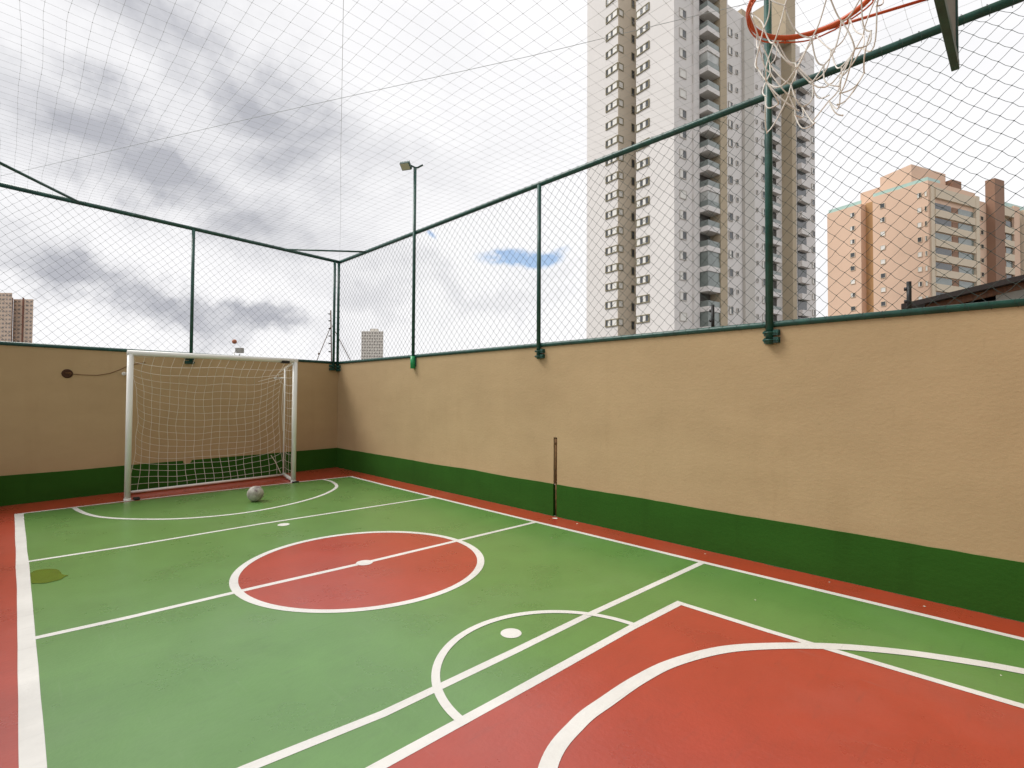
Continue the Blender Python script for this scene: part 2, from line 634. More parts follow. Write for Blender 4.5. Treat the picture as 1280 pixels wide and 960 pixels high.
def catmull(P, n=10):
    Q = [P[0]] + list(P) + [P[-1]]
    o = []
    for i in range(1, len(Q) - 2):
        p0, p1, p2, p3 = Q[i - 1:i + 3]
        for k in range(n):
            t = k / n
            o.append(tuple(.5 * ((2 * b) + (-a + c) * t + (2 * a - 5 * b + 4 * c - d) * t * t + (-a + 3 * b - 3 * c + d) * t ** 3)
                           for a, b, c, d in zip(p0, p1, p2, p3)))
    o.append(tuple(P[-1]))
    return o


XS = -.350                    # side line along the right wall
XO = -4.612                   # side line on the left (wide)
ye = lambda x: -1.30 + .02 * (x + 4.5) * 0
Z1, Z2, Z3 = .0010, .0020, .0030
sheet('green_field_paint', [(XS, -1.29), (XO, -1.25), (XO, -10.6), (XS, -10.6)], Z1, 'green_floor', court)
# end and side lines
ribbon('end_line', lerp_pts([(-4.627, -1.245), (-3.5, -1.20), (-1.3, -1.235), (XS + .02, -1.30)]), .045, Z3 - .0003)
ribbon('side_line', lerp_pts([(XS - .02, -1.28), (-.385, -2.6), (-.385, -5.0), (-.37, -7.7), (-.352, -9.2), (-.34, -10.6)]), .055, Z3, wob=.004)
ribbon('side_line', lerp_pts([(-4.588, -1.24), (-4.605, -4.5), (-4.628, -7.2), (-4.64, -10.6)]), .078, Z3, wob=.004)
# cross lines
ribbon('cross_line', lerp_pts([(-4.56, -3.69), (-3.88, -3.725), (-2.7, -3.70), (-.40, -3.79)]), .045, Z3 - .0006, wob=.003)
ribbon('cross_line', lerp_pts([(-4.58, -5.60), (-4.14, -5.635), (-3.36, -5.655), (-2.5, -5.70), (-.39, -5.745)]), .052, Z3 - .0006, wob=.003)
ribbon('cross_line', lerp_pts([(-4.60, -7.56), (-4.04, -7.60), (-3.48, -7.665), (-2.66, -7.675), (-1.95, -7.675), (-.38, -7.715)]), .052, Z3 - .0006, wob=.003)


def circle(c, rx, ry, n=120, a0=0, a1=2 * PI, rot=0):
    o = []
    for i in range(n + (0 if abs(a1 - a0 - 2 * PI) < 1e-6 else 1)):
        a = a0 + (a1 - a0) * i / n
        x, y = rx * math.cos(a), ry * math.sin(a)
        o.append((c[0] + x * math.cos(rot) - y * math.sin(rot), c[1] + x * math.sin(rot) + y * math.cos(rot)))
    return o


CC = (-2.499, -5.700)
sheet('centre_circle_paint', circle(CC, .985, .985), Z2, 'red_floor', court)
ribbon('centre_circle_line', circle(CC, .995, .995), .060, Z3 + .0003, closed=True, wob=.004)
sheet('centre_spot', circle((-2.505, -5.700), .070, .070, 40), Z3 + .0008, 'line', court)
# far goal area D, spots
D = catmull([(-4.085, -1.27), (-4.062, -1.50), (-4.00, -1.84), (-3.88, -2.16), (-3.63, -2.50), (-3.24, -2.83), (-2.68, -3.00), (-2.08, -2.90),
             (-1.50, -2.60), (-1.04, -2.13), (-.86, -1.62), (-.86, -1.27)])
ribbon('goal_area_line', D, .050, Z3, wob=.003)
sheet('penalty_spot', circle((-2.508, -3.905), .062, .062, 36), Z3, 'line', court)
sheet('penalty_spot', circle((-2.512, -7.506), .064, .064, 36), Z3, 'line', court)
# key
KL, KR, KF = -3.76, -1.338, -7.975
sheet('key_paint', [(KL, KF), (KR, KF - .01), (-1.29, -10.6), (KL, -10.6)], Z2, 'red_floor', court)
ribbon('key_front_line', lerp_pts([(KL, -7.945), (-2.95, -7.962), (-1.9, -7.975), (-1.318, -8.0)]), .056, Z3 + .0003, wob=.002)
ribbon('key_side_line', lerp_pts([(-1.345, -7.99), (-1.347, -8.6), (-1.322, -9.22), (-1.297, -9.72), (-1.29, -10.6)]), .050, Z3 + .0006, wob=.002)
ribbon('key_side_line', lerp_pts([(KL, -7.93), (KL, -10.6)]), .056, Z3 + .0006)
CK = (-2.566, -7.985)
ribbon('free_throw_arc', circle(CK, .695, .69, 60, 0.0, PI), .045, Z3 + .0009, wob=.002)
D2 = catmull([(-4.08, -9.9), (-3.95, -9.2), (-3.62, -8.73), (-3.20, -8.41), (-2.90, -8.325), (-2.66, -8.318), (-2.40, -8.325), (-2.125, -8.365),
              (-1.80, -8.485), (-1.55, -8.66), (-1.285, -8.92), (-1.09, -9.19), (-.955, -9.455), (-.863, -9.70), (-.80, -10.0), (-.79, -10.5)])
ribbon('goal_area_line', D2, .075, Z3 + .0012, wob=.003)
# damp stain by the left side line
st = catmull([(-4.566, -4.132), (-4.549, -4.07), (-4.527, -4.037), (-4.47, -4.055), (-4.414, -4.109), (-4.386, -4.217), (-4.375, -4.315), (-4.349, -4.361), (-4.381, -4.403), (-4.408, -4.452), (-4.456, -4.466), (-4.517, -4.447), (-4.565, -4.409)], 5)
st = [(max(x + nz((x, y, 0), 14, .012), -4.562), y + nz((x, y, 3), 14, .02)) for x, y in st]
sheet('damp_stain', st, Z3 + .001, 'stain', court)
# ragged overpaint where the wall paint runs onto the floor
def ragged(name, a, b, wid, seed):
    a, b = Vector(a), Vector(b)
    d = (b - a)
    L = d.length
    d.normalize()
    nn = Vector((-d.y, d.x))
    k = int(L / .02)
    vs, fs = [], []
    for i in range(k + 1):
        p = a + d * (L * i / k)
        w_ = wid * (.55 + .8 * abs(mnoise.noise(Vector((i * .07, seed, 0)))) + .5 * mnoise.noise(Vector((i * .31, seed, 2))))
        vs += [(p.x, p.y, .0012), (p.x + nn.x * w_, p.y + nn.y * w_, .0012)]
    for i in range(k):
        fs.append((2 * i, 2 * i + 1, 2 * i + 3, 2 * i + 2))
    return raw(name, vs, fs, 'dust', court)


ragged('overpaint_edge', (0, YN), (0, 0), .022, 5)
ragged('overpaint_edge', (0, 0), (XL, AB * XL), .022, 15)
# small flakes of filler and litter on the floor
fl = bmesh.new()
for (x, y, s) in [(-.11, -8.62, .008), (-.16, -9.21, .009), (-.9, -8.35, .007), (-.75, -6.3, .008), (-.09, -5.78, .035), (-.1, -6.12, .012),
                  (-.12, -7.62, .008), (-.15, -5.1, .008), (-1.0, -9.62, .006)]:
    k = 6
    c = fl.verts.new((x, y, .004))
    ring = [fl.verts.new((x + s * (.6 + random.random() * .6) * math.cos(2 * PI * i / k), y + s * (.6 + random.random() * .6) * math.sin(2 * PI * i / k), .0025)) for i in range(k)]
    for i in range(k):
        fl.faces.new((c, ring[i], ring[(i + 1) % k]))
tag(mesh('floor_litter', fl, 'netwhite'), 'tiny pale plaster flakes scattered beside the right wall', 'litter', kind='stuff')

# ------------------------------------------------------------------ walls
WH, GH, WT = 2.060, .380, .18


def wall_quads(name, spans, m, parent, xoff=0.0):
    """slab pieces (y0,y1,z0,z1) of the right wall, from its face xoff to its outer side"""
    bm = bmesh.new()
    for (y0, y1, z0, z1) in spans:
        box(bm, ((xoff + WT) / 2, (y0 + y1) / 2, (z0 + z1) / 2), (WT - xoff, abs(y1 - y0), z1 - z0))
    return mesh(name, bm, m, parent)


SY0, SY1, SZ = -5.735, -5.680, .945           # chase for the old pipe
rw = empty('plastered_wall', 'long tan plastered wall with green base, right of the court under the high fence', 'wall', (0, 0, 0))
wall_quads('upper_face', [(YN, SY0, GH, WH), (SY1, .1, GH, WH), (SY0, SY1, SZ, WH)], 'tan', rw)
gb = []
bm = bmesh.new()
for (y0, y1) in ((YN, SY0), (SY1, -.0)):
    k = max(1, int(abs(y1 - y0) / .12))
    rows = []
    for i in range(k + 1):
        y = y0 + (y1 - y0) * i / k
        zt = GH + .003 + mnoise.noise(Vector((0, y * 1.1, 0))) * .010 + mnoise.noise(Vector((3, y * 7, 0))) * .004
        xf = -.006
        rows.append([bm.verts.new((WT * .5, y, -.0)), bm.verts.new((xf, y, 0)), bm.verts.new((xf, y, zt)), bm.verts.new((.002, y, zt + .002)), bm.verts.new((WT * .5, y, zt - .05))])
    for a, b in zip(rows, rows[1:]):
        for j in range(4):
            bm.faces.new((a[j], a[j + 1], b[j + 1], b[j]))
    bm.faces.new(rows[0])
    bm.faces.new(rows[-1][::-1])
mesh('green_base', bm, 'gwall', rw)
bm = bmesh.new()
box(bm, (.09, (SY0 + SY1) / 2, SZ / 2), (.04, .0549, SZ - .004))
mesh('chase_back', bm, 'hole', rw)
pp = bmesh.new()
yc = (SY0 + SY1) / 2
tube(pp, [(.022, yc, .40), (.022, yc, .66), (.020, yc + .002, .93)], .021, 12)
tube(pp, [(.022, yc, .86), (.022, yc, .90)], .026, 12)
tube(pp, [(.03, yc, .0), (.026, yc, .2), (.022, yc, .395)], .015, 12)
pipe = tag(mesh('rusty_pipe', pp, 'rust'), 'rusty brown pipe set upright in a slot in the right wall', 'pipe')

ANG = math.atan(AB)
BL = 5.35
bw = empty('plastered_wall', 'tan plastered wall with green base behind the white goal', 'wall', (0, 0, 0), ANG)
bm = bmesh.new()
box(bm, (-BL / 2 - .001, WT / 2, (GH + WH) / 2), (BL, WT, WH - GH))
mesh('upper_face', bm, 'tan_b', bw)
bm = bmesh.new()
k = 44
rows = []
for i in range(k + 1):
    x = -BL + (BL - .006) * i / k
    zt = GH + .003 + mnoise.noise(Vector((x * 1.1, 7, 0))) * .006
    rows.append([bm.verts.new((x, WT * .5, 0)), bm.verts.new((x, -.006, 0)), bm.verts.new((x, -.006, zt)), bm.verts.new((x, .002, zt + .002)), bm.verts.new((x, WT * .5, zt - .05))])
for a, b in zip(rows, rows[1:]):
    for j in range(4):
        bm.faces.new((a[j], a[j + 1], b[j + 1], b[j]))
bm.faces.new(rows[0])
bm.faces.new(rows[-1][::-1])
mesh('green_base', bm, 'gwall_b', bw)


def onback(x, z, off=0.0):
    """point on the back wall face at world x, height z, off metres towards the court"""
    return Vector((x + math.sin(ANG) * off, AB * x - math.cos(ANG) * off, z))


# round repair patch at the edge of the green band
p0 = onback(-2.651, .392, .0075)
bm = bmesh.new()
k = 22
cc = bm.verts.new((0, 0, 0))
ring = [bm.verts.new((.062 * (1 + .1 * math.sin(3 * i)) * math.cos(2 * PI * i / k), 0.002, .058 * (1 + .08 * math.cos(5 * i)) * math.sin(2 * PI * i / k) - .005)) for i in range(k)]
for i in range(k):
    bm.faces.new((cc, ring[i], ring[(i + 1) % k]))
pt = mesh('filler_patch', bm, 'tan_b', bw)
pt.location = (-2.651 / math.cos(ANG), -.009, .392)

# other two walls of the yard (beside and behind the camera)
lw = empty('low_wall', 'low green kerb wall with tan coping along the left edge of the court', 'wall')
bm = bmesh.new()
box(bm, (XL - WT / 2, (YN + AB * XL) / 2 - .001, .45), (WT, abs(YN - AB * XL) - .01, .14))
mesh('coping', bm, 'tan', lw)
bm = bmesh.new()
box(bm, (XL - WT / 2 + .003, (YN + AB * XL) / 2 - .001, GH / 2), (WT, abs(YN - AB * XL) - .02, GH))
mesh('green_base', bm, 'gwall', lw)
nw = empty('plastered_wall', 'tan plastered wall with green base behind the basketball hoop', 'wall')
bm = bmesh.new()
box(bm, (XL / 2, YN - WT / 2, (GH + WH) / 2), (-XL + 2 * WT, WT, WH - GH))
mesh('upper_face', bm, 'tan_b', nw)
bm = bmesh.new()
box(bm, (XL / 2, YN - WT / 2 + .003, GH / 2), (-XL + 2 * WT, WT, GH))
mesh('green_base', bm, 'gwall_b', nw)

# ------------------------------------------------------------------ fences
FT = 4.105
CELL_A, CELL_Z = .0605, .0600        # half diagonals of the diamond netting


def fence_net(parent, P, length, z0, z1, seed, wr=.0014):
    """knotted diamond netting between the rails; P(s,z,off)->point, s from 0 to length"""
    s_ = Strands()
    nz_ = int((z1 - z0) / CELL_Z)
    ns = int(length / CELL_A)
    dz = (z1 - z0) / nz_
    nodes = {}

    def node(i, j):
        if (i, j) not in nodes:
            s, z = i * CELL_A, z0 + j * dz
            q = (s, z, seed)
            hold = min(j, nz_ - j)
            amp = .012 if hold else .003
            sx = nz(q, .8, .030, 1) + nz(q, 3.0, amp, 2)
            sz = nz(q, .9, .020, 5) + nz(q, 3.0, amp, 6)
            if not hold: sz = 0
            nodes[(i, j)] = P(s + sx, z + sz, nz(q, .5, .03, 8))
        return nodes[(i, j)]
    for j in range(nz_):
        for i in range(ns):
            if (i + j) % 2:
                a, b = (i + 1, j), (i, j + 1)
            else:
                a, b = (i, j), (i + 1, j + 1)
            A, B = node(*a), node(*b)
            mid = (A + B) / 2 + Vector((0, 0, -.0045 + random.uniform(-.004, .003))) + P(random.uniform(-.004, .004), 0, random.uniform(-.003, .003)) - P(0, 0, 0)
            s_.seg(A, mid, wr)
            s_.seg(mid, B, wr)
    for (i, j), p in nodes.items():
        s_.knot(p, wr * 2.7)
    # lacing round the two rails
    for zr, rr in ((z0, .030), (z1, .042)):
        for i in range(0, ns, 2):
            s = i * CELL_A + random.uniform(-.01, .01)
            pts = []
            for k in range(9):
                a = 2 * PI * k / 8
                pts.append(P(s + .022 * k / 8, zr + rr * math.sin(a) + (rr * .6 if zr == z1 else -rr * .4), rr * math.cos(a)))
            s_.path(pts, wr * .9)
    o = s_.build('netting', 'wire', parent)
    tag(o, kind='stuff')
    return o


def bracket(parent, P, s, z, side=1):
    """two clamps, each a plate with U bolt and nuts, that hold a post to the wall; P(s,z,off)"""
    for zz in (z + .02, z - .045):
        bm = bmesh.new()
        for (c, w_, t_) in ((.012, .066, .012), (.050, .022, .040)):
            for (h_) in (.024,):
                A, B = P(s + side * (c - w_), zz, t_ / 2 - .002), P(s + side * (c + w_), zz, t_ / 2 - .002)
                m_ = (A + B) / 2
                d = B - A
                box(bm, m_, (d.length, t_, 2 * h_), math.atan2(d.y, d.x))
        for ds in (-.042, .042, .066):
            tube(bm, [P(s + side * ds, zz, -.005), P(s + side * ds, zz, .052)], .007, 8)
            tube(bm, [P(s + side * ds, zz, .030), P(s + side * ds, zz, .044)], .013, 6)
        pts = [P(s + .042 * math.cos(a), zz, .03 + .038 * math.sin(a)) for a in [PI * k / 8 for k in range(9)]]
        tube(bm, pts, .006, 6)
        mesh('clamp', bm, 'steel_green', parent)


# right-hand fence: P(s,z,off): s metres from the far corner towards the camera, off towards the court
PR = lambda s, z, off=0.0: Vector((-off, -s, z))
rf = empty('netted_fence', 'tall green netted fence on top of the long right wall', 'fence')
fence_net(rf, PR, 10.8, 2.09, 4.075, 3.0, .0018)
bar('top_rail', [PR(-.02, FT), PR(2.7, FT), PR(5.4, FT + .002), PR(8.1, FT - .003), PR(10.9, FT)], .031, 'steel_green', rf)
bar('bottom_rail', [PR(-.02, 2.079), PR(2.7, 2.077), PR(8.1, 2.079), PR(10.9, 2.079)], .026, 'steel_green', rf)
for s in (.035, 5.455, 10.85):
    p = bar('post', [PR(s, 1.905, .032), PR(s, FT - .028, .032)], .026, 'steel_green', rf, 14)
    bracket(rf, PR, s, 1.98)
# back fence (its own, slightly skewed run)
PB = lambda s, z, off=0.0: onback(-s, z, off)
bf = empty('netted_fence', 'green netted fence on the wall behind the goal, meeting the long one at the corner', 'fence')
fence_net(bf, PB, 5.15, 2.09, 4.075, 40.0)
bar('top_rail', [PB(0.0, FT + .001), PB(2.6, FT), PB(5.2, FT)], .031, 'steel_green', bf)
bar('bottom_rail', [PB(0.02, 2.079), PB(5.2, 2.079)], .0255, 'steel_green', bf)
for s in (.125, 2.635, 5.1):
    p = bar('post', [PB(s, 1.925, .032), PB(s, FT - .028, .032)], .025, 'steel_green', bf, 14)
    bracket(bf, PB, s, 1.99)
bar('corner_brace', [(-1.15, -.19, FT - .012), (-.04, -1.10, FT - .012)], .016, 'steel_green', bf)
bar('corner_brace', [(-4.06, -.50, FT - .012), (-5.12, -1.78, FT - .012)], .018, 'steel_green', bf)

# the other two sides (left and behind), for the light and for other view points
PL = lambda s, z, off=0.0: Vector((XL + off, -.6 - s, z))
lf = empty('netted_fence', 'green netted fence on the low wall along the left edge', 'fence')
fence_net(lf, PL, 10.2, .55, 4.075, 80.0)
bar('top_rail', [PL(0, FT), PL(10.3, FT)], .034, 'steel_green', lf)
bar('bottom_rail', [PL(0, .548), PL(10.3, .548)], .023, 'steel_green', lf)
for s in (.05, 2.7, 5.4, 8.1):
    bar('post', [PL(s, .0, .032), PL(s, FT - .028, .032)], .030, 'steel_green', lf)
PN = lambda s, z, off=0.0: Vector((XL + s, YN + off, z))
nf = empty('netted_fence', 'green netted fence on the near wall behind the hoop', 'fence')
fence_net(nf, PN, 5.1, 2.09, 4.075, 120.0)
bar('top_rail', [PN(0, FT), PN(5.15, FT)], .034, 'steel_green', nf)
bar('bottom_rail', [PN(0, 2.088), PN(5.15, 2.088)], .023, 'steel_green', nf)


# ------------------------------------------------------------------ floodlight poles
def lamp_head(parent, at, tilt, rz):
    bm = bmesh.new()
    box(bm, (0, 0, 0), (.17, .13, .045), bev=.010)
    for k in range(6):
        box(bm, (-.075 + k * .03, 0, .030), (.005, .13, .020))
    h = mesh('lamp_head', bm, 'steel_green', parent)
    bm = bmesh.new()
    box(bm, (0, 0, -.0245), (.145, .105, .008), bev=.003)
    mesh('lens', bm, 'lampglass', h)
    h.location = at
    h.rotation_mode = 'QUATERNION'
    h.rotation_quaternion = Vector((.55, .30, .78)).to_track_quat('Z', 'Y')
    return h


fl1 = empty('floodlight_pole', 'slim green floodlight pole rising above the far part of the right fence', 'floodlight', (0, -2.70, 0))
bar('pole', [(-.032, 0, 1.98), (-.032, 0, 5.16)], .0265, 'steel_green', fl1, 14)
b_ = bmesh.new()
tube(b_, [(-.036, 0, 1.875), (-.036, 0, 2.075)], [.040, .043], 16)
mesh('base_sleeve', b_, 'bright_green', fl1)
bm = bmesh.new()
box(bm, (.005, 0, 1.98), (.05, .10, .14), bev=.006)
mesh('wall_plate', bm, 'steel_green', fl1)
bar('arm', [(-.16, .03, 5.20), (-.032, 0, 5.17), (.0, -.02, 5.17), (.06, -.09, 5.215)], .014, 'steel_green', fl1, 8)
lamp_head(fl1, (-.17, .06, 5.17), R(-30), R(95))
fl2 = empty('floodlight_pole', 'thick green pole on the right wall passing beside the basketball rim', 'floodlight', (0, -8.16, 0))
bar('pole', [(-.030, 0, 1.905), (-.030, 0, 5.30)], .031, 'steel_green', fl2, 16)
bracket(fl2, lambda s, z, off=0.0: Vector((-off, -s, z)), 0, 1.985)
bar('arm', [(-.16, .03, 5.34), (-.03, 0, 5.30), (.06, -.09, 5.35)], .014, 'steel_green', fl2, 8)
lamp_head(fl2, (-.17, .06, 5.31), R(-30), R(95))

# ------------------------------------------------------------------ ceiling net and its cables
CS = .1235
cn = empty('ceiling_net', 'fine square-mesh safety net stretched flat over the whole court', 'net')
s_ = Strands()
nx, ny = int(5.12 / CS), int(10.85 / CS)


def cnode(i, j):
    x, y = -.01 - i * CS, -.03 - j * CS
    q = (x, y, 0)
    edge = min(1, min(-x, x - XL) / .8) * min(1, min(-y + .0, y - YN) / .8)
    z = 4.125 - .035 * max(0, edge) + nz(q, .8, .03, 2) * max(0, edge)
    return Vector((x + nz(q, 1.1, .022, 7) + nz(q, 5, .006, 9), y + nz(q, 1.2, .022, 12) + nz(q, 5, .006, 19), z))


nodes = {(i, j): cnode(i, j) for i in range(nx + 1) for j in range(ny + 1) if -.03 - j * CS < AB * (-.01 - i * CS) + .01}
for (i, j), p in nodes.items():
    for q in ((i + 1, j), (i, j + 1)):
        if q in nodes:
            s_.seg(p, nodes[q], .00080)
    s_.knot(p, .0034)
tag(s_.build('square_mesh', 'roofwire', cn), kind='stuff')
bar('steel_cable', [(0, 0, 4.10), (-1.38, -2.86, 4.10), (-2.09, -4.30, 4.095), (-2.77, -5.71, 4.092), (-5.13, -10.6, 4.10)], .0016, 'roofwire', cn, 6)
bar('steel_cable', [(-5.13, -.26, 4.105), (-4.01, -2.61, 4.10), (-2.90, -4.92, 4.10), (-1.86, -7.04, 4.10), (-1.37, -8.12, 4.10), (-.06, -10.85, 4.105)], .0019, 'roofwire', cn, 6)

# ------------------------------------------------------------------ goal
GL, GR, GY0, GY1, GT = -3.535, -1.335, -1.165, -1.205, 2.035
goal = empty('futsal_goal', 'white futsal goal with cream net standing before the back wall', 'goal', (0, 0, 0))
PRd = .037
for (x, y) in ((GL, GY0), (GR, GY1)):
    bm = bmesh.new()
    tube(bm, [(x, y, .015), (x, y, GT - .05)], PRd, 18)
    tube(bm, [(x, y, 0), (x, y, .03)], PRd + .006, 18)
    mesh('goal_post', bm, 'goalwhite', goal)
bm = bmesh.new()
tube(bm, [(GL - PRd, GY0, GT - PRd), (GR + PRd, GY1, GT - PRd)], PRd - .0005, 18)
mesh('crossbar', bm, 'goalwhite', goal)
BY = -.60                                       # rear bar of the frame
RLx, RRx = -3.47, -1.235
bar('rear_ground_bar', [(RLx, BY - .09, .035), (RRx, BY + .09, .035)], .019, 'goalwhite', goal)
for (x, y, rx, ry) in ((GL, GY0, RLx, BY - .09), (GR, GY1, RRx, BY + .09)):
    bm = bmesh.new()
    tube(bm, [(x, y - .03, .025), (x + (rx - x) * .5, y + (ry - y) * .5, .035), (rx, ry, .05)], [.020, .03, .028], 12)
    mesh('side_foot', bm, 'goalwhite', goal)
    bar('rear_upright', [(rx, ry, .05), (rx, ry, 1.90)], .0135, 'goalwhite', goal)
    bar('upper_stay', [(rx, ry, 1.895), (x, y, GT - .06)], .011, 'goalwhite', goal)
    wx, sgn = rx, 1
    hook = bmesh.new()
    wl = AB * wx
    tube(hook, [(rx, ry, 1.735), (rx - .03, wl - .03, 1.735)], .011, 10)
    tube(hook, [(rx - .03, wl - .03, 1.735), (rx - .03, wl, 1.735)], .026, 12)
    mesh('wall_stay', hook, 'goalwhite', goal)
bm = bmesh.new()
box(bm, (GR - .16, GY1 + .01, GT - .062), (.13, .09, .045), bev=.01)
mesh('net_clip', bm, 'black', goal)
bm = bmesh.new()
box(bm, (GL + .10, GY0 - .02, .018), (.07, .09, .034), bev=.01)
mesh('foot_pad', bm, 'black', goal)
bm = bmesh.new()
box(bm, (GR + .01, GY1 - .06, .012), (.10, .05, .022), bev=.006)
mesh('foot_pad', bm, 'black', goal)
# net
s_ = Strands()
NU, NV = 18, 19
ROWW = .0028


def gnet(u, v):
    """u 0..1 across, v 0..1 from the crossbar over the back and down to the ground bar"""
    xf = GL + .045 + (GR - GL - .09) * u
    xr = RLx + (RRx - RLx) * u
    yf = GY0 + (GY1 - GY0) * u
    yr = BY - .09 + .18 * u
    bulge = math.sin(PI * min(1, max(0, u))) ** .7
    k = min(1, v / .16)
    x = xf + (xr - xf) * k
    back = min(1, v / .2)
    y = yf + (yr - yf) * (math.sin(back * PI / 2)) + .16 * bulge * math.sin(PI * min(1, v * 1.05)) ** .8
    z = (GT - .10) * (1 - v) ** 1.0 + .03
    corner = (abs(u - .5) * 2) ** 5
    z += .10 * corner * math.sin(PI * v)
    z -= .20 * bulge * math.sin(PI * v ** .75) * (.35 + .65 * v)
    x += .05 * (u - .5) * -4 * math.sin(PI * v) * (abs(u - .5) * 2) ** 4
    q = (x, y, z)
    x += nz(q, 3, .03, 4)
    z += nz(q, 2.5, .03, 14)
    if u > .8: z += (u - .8) * .35 * math.sin(PI * v)
    return Vector((x, y, max(z, .02 + .01 * abs(math.sin(u * 40)))))


for j in range(NV + 1):
    s_.path([gnet(i / (NU * 2), j / NV) for i in range(NU * 2 + 1)], ROWW)
for i in range(NU + 1):
    s_.path([gnet(i / NU, j / (NV * 2)) for j in range(NV * 2 + 1)], ROWW)
for i in range(NU + 1):
    for j in range(NV + 1):
        s_.knot(gnet(i / NU, j / NV), ROWW * 2)
for (u, x, y, rx, ry) in ((0, GL, GY0, RLx, BY - .09), (1, GR, GY1, RRx, BY + .09)):
    cols = 4
    for c_ in range(cols + 1):
        t = c_ / cols
        s_.path([Vector((x + (rx - x) * t, y + (ry - y) * t, .05 + (1.88 - .05) * k / 12)) + Vector((nz((c_, k, u), .9, .03), 0, 0)) for k in range(13)], ROWW)
    for k in range(15):
        s_.path([Vector((x + (rx - x) * t / 4 + nz((t, k, u), .9, .02), y + (ry - y) * t / 4, .06 + k * .13 - .03 * math.sin(PI * t / 4))) for t in range(5)], ROWW)
# loose cord gathered at the right-hand corner
s_.path([Vector(p) for p in ((GR - .05, GY1, 1.95), (GR - .02, -.9, 1.90), (RRx - .16, -.62, 1.80), (RRx - .09, -.55, 1.66), (RRx - .03, -.53, 1.62), (RRx - .05, -.53, 1.2), (RRx - .02, -.52, .8))], .005, 5)
s_.path([Vector(p) for p in ((GR - .08, GY1, 1.95), (RRx - .14, -.7, 1.86), (RRx - .20, -.62, 1.74), (RRx - .42, -.45, 1.66))], .004, 5)
s_.path([Vector(p) for p in ((RRx - .24, BY + .02, .40), (RRx - .16, BY + .03, .28), (RRx - .06, BY + .06, .08))], .006, 5)
tag(s_.build('goal_net', 'netwhite', goal), kind='stuff')

# ------------------------------------------------------------------ ball
bm = bmesh.new()
bmesh.ops.create_icosphere(bm, subdivisions=5, radius=1)
phi = (1 + 5 ** .5) / 2
V12 = [Vector(p).normalized() for a in (1, -1) for b in (phi, -phi) for p in ((0, a, b), (a, b, 0), (b, 0, a))]
F20 = []
for i in range(12):
    for j in range(i + 1, 12):
        for k in range(j + 1, 12):
            if all(abs(V12[a].dot(V12[b]) - .4472) < .01 for a, b in ((i, j), (j, k), (i, k))):
                F20.append((V12[i] + V12[j] + V12[k]).normalized())
cents = [(c, 1.24) for c in V12] + [(c, 1.0) for c in F20]
BR = .104
for v in bm.verts:
    n_ = v.co.normalized()
    ds = sorted(math.acos(max(-1, min(1, n_.dot(c)))) * w_ for c, w_ in cents)
    g = min(1, (ds[1] - ds[0]) / .05)
    v.co = n_ * BR * (.965 + .035 * g ** .5)
m = mat('worn_ball_leather', (.34, .30, .255), .6, .35, 14, .3, 90, col2=(.60, .57, .51))
t = m.node_tree
b = t.nodes['Principled BSDF']
tcn = next(n for n in t.nodes if n.type == 'TEX_COORD')
vo = t.nodes.new('ShaderNodeTexVoronoi')
vo.inputs['Scale'].default_value = 9
t.links.new(tcn.outputs['Object'], vo.inputs['Vector'])
mr = t.nodes.new('ShaderNodeMapRange')
mr.inputs['From Min'].default_value = .34
mr.inputs['From Max'].default_value = .16
mr.inputs['To Max'].default_value = .75
wpn = t.nodes.new('ShaderNodeTexNoise')
wpn.inputs['Scale'].default_value = 18
t.links.new(tcn.outputs['Object'], wpn.inputs['Vector'])
wmx = t.nodes.new('ShaderNodeMixRGB')
wmx.inputs[0].default_value = .12
t.links.new(tcn.outputs['Object'], wmx.inputs[1])
t.links.new(wpn.outputs['Color'], wmx.inputs[2])
t.links.new(wmx.outputs[0], vo.inputs['Vector'])
t.links.new(vo.outputs['Distance'], mr.inputs['Value'])
mxr = t.nodes.new('ShaderNodeMixRGB')
src = b.inputs['Base Color'].links[0].from_socket
t.links.new(mr.outputs[0], mxr.inputs[0])
t.links.new(src, mxr.inputs[1])
mxr.inputs[2].default_value = (.16, .10, .12, 1)
t.links.new(mxr.outputs[0], b.inputs['Base Color'])
M['ball'] = m
bmesh.ops.rotate(bm, verts=bm.verts, cent=(0, 0, 0), matrix=Matrix.Rotation(.7, 3, 'Y') @ Matrix.Rotation(1.1, 3, 'Z'))
ball = mesh('soccer_ball', bm, 'ball', None, True)
ball.location = (-2.305, -2.375, BR * .985)
tag(ball, 'scuffed grey white football lying in front of the goal', 'ball')

# ------------------------------------------------------------------ wall junction box with a drooping wire
jb = empty('junction_box', 'round rusty junction box with a thin wire on the back wall left of the goal', 'junction box', onback(-4.133, 1.713), ANG)
bm = bmesh.new()
tube(bm, [(0, -.004, 0), (0, -.016, 0)], [.062, .052], 20)
mesh('rusty_cup', bm, 'hole', jb)
bm = bmesh.new()
box(bm, (.0, -.018, .008), (.05, .006, .010), bev=.002)
tube(bm, [(.02, -.018, .02), (.04, -.018, 0), (.02, -.018, -.02)], .005, 6)
mesh('clip', bm, 'rust', jb)
bar('wire', [(.05, -.012, -.005), (.18, -.010, -.012), (.33, -.008, -.012), (.47, -.008, .02), (.60, -.008, .085), (.70, -.008, .15), (.9, -.01, .2)], .004, 'rust', jb, 6)

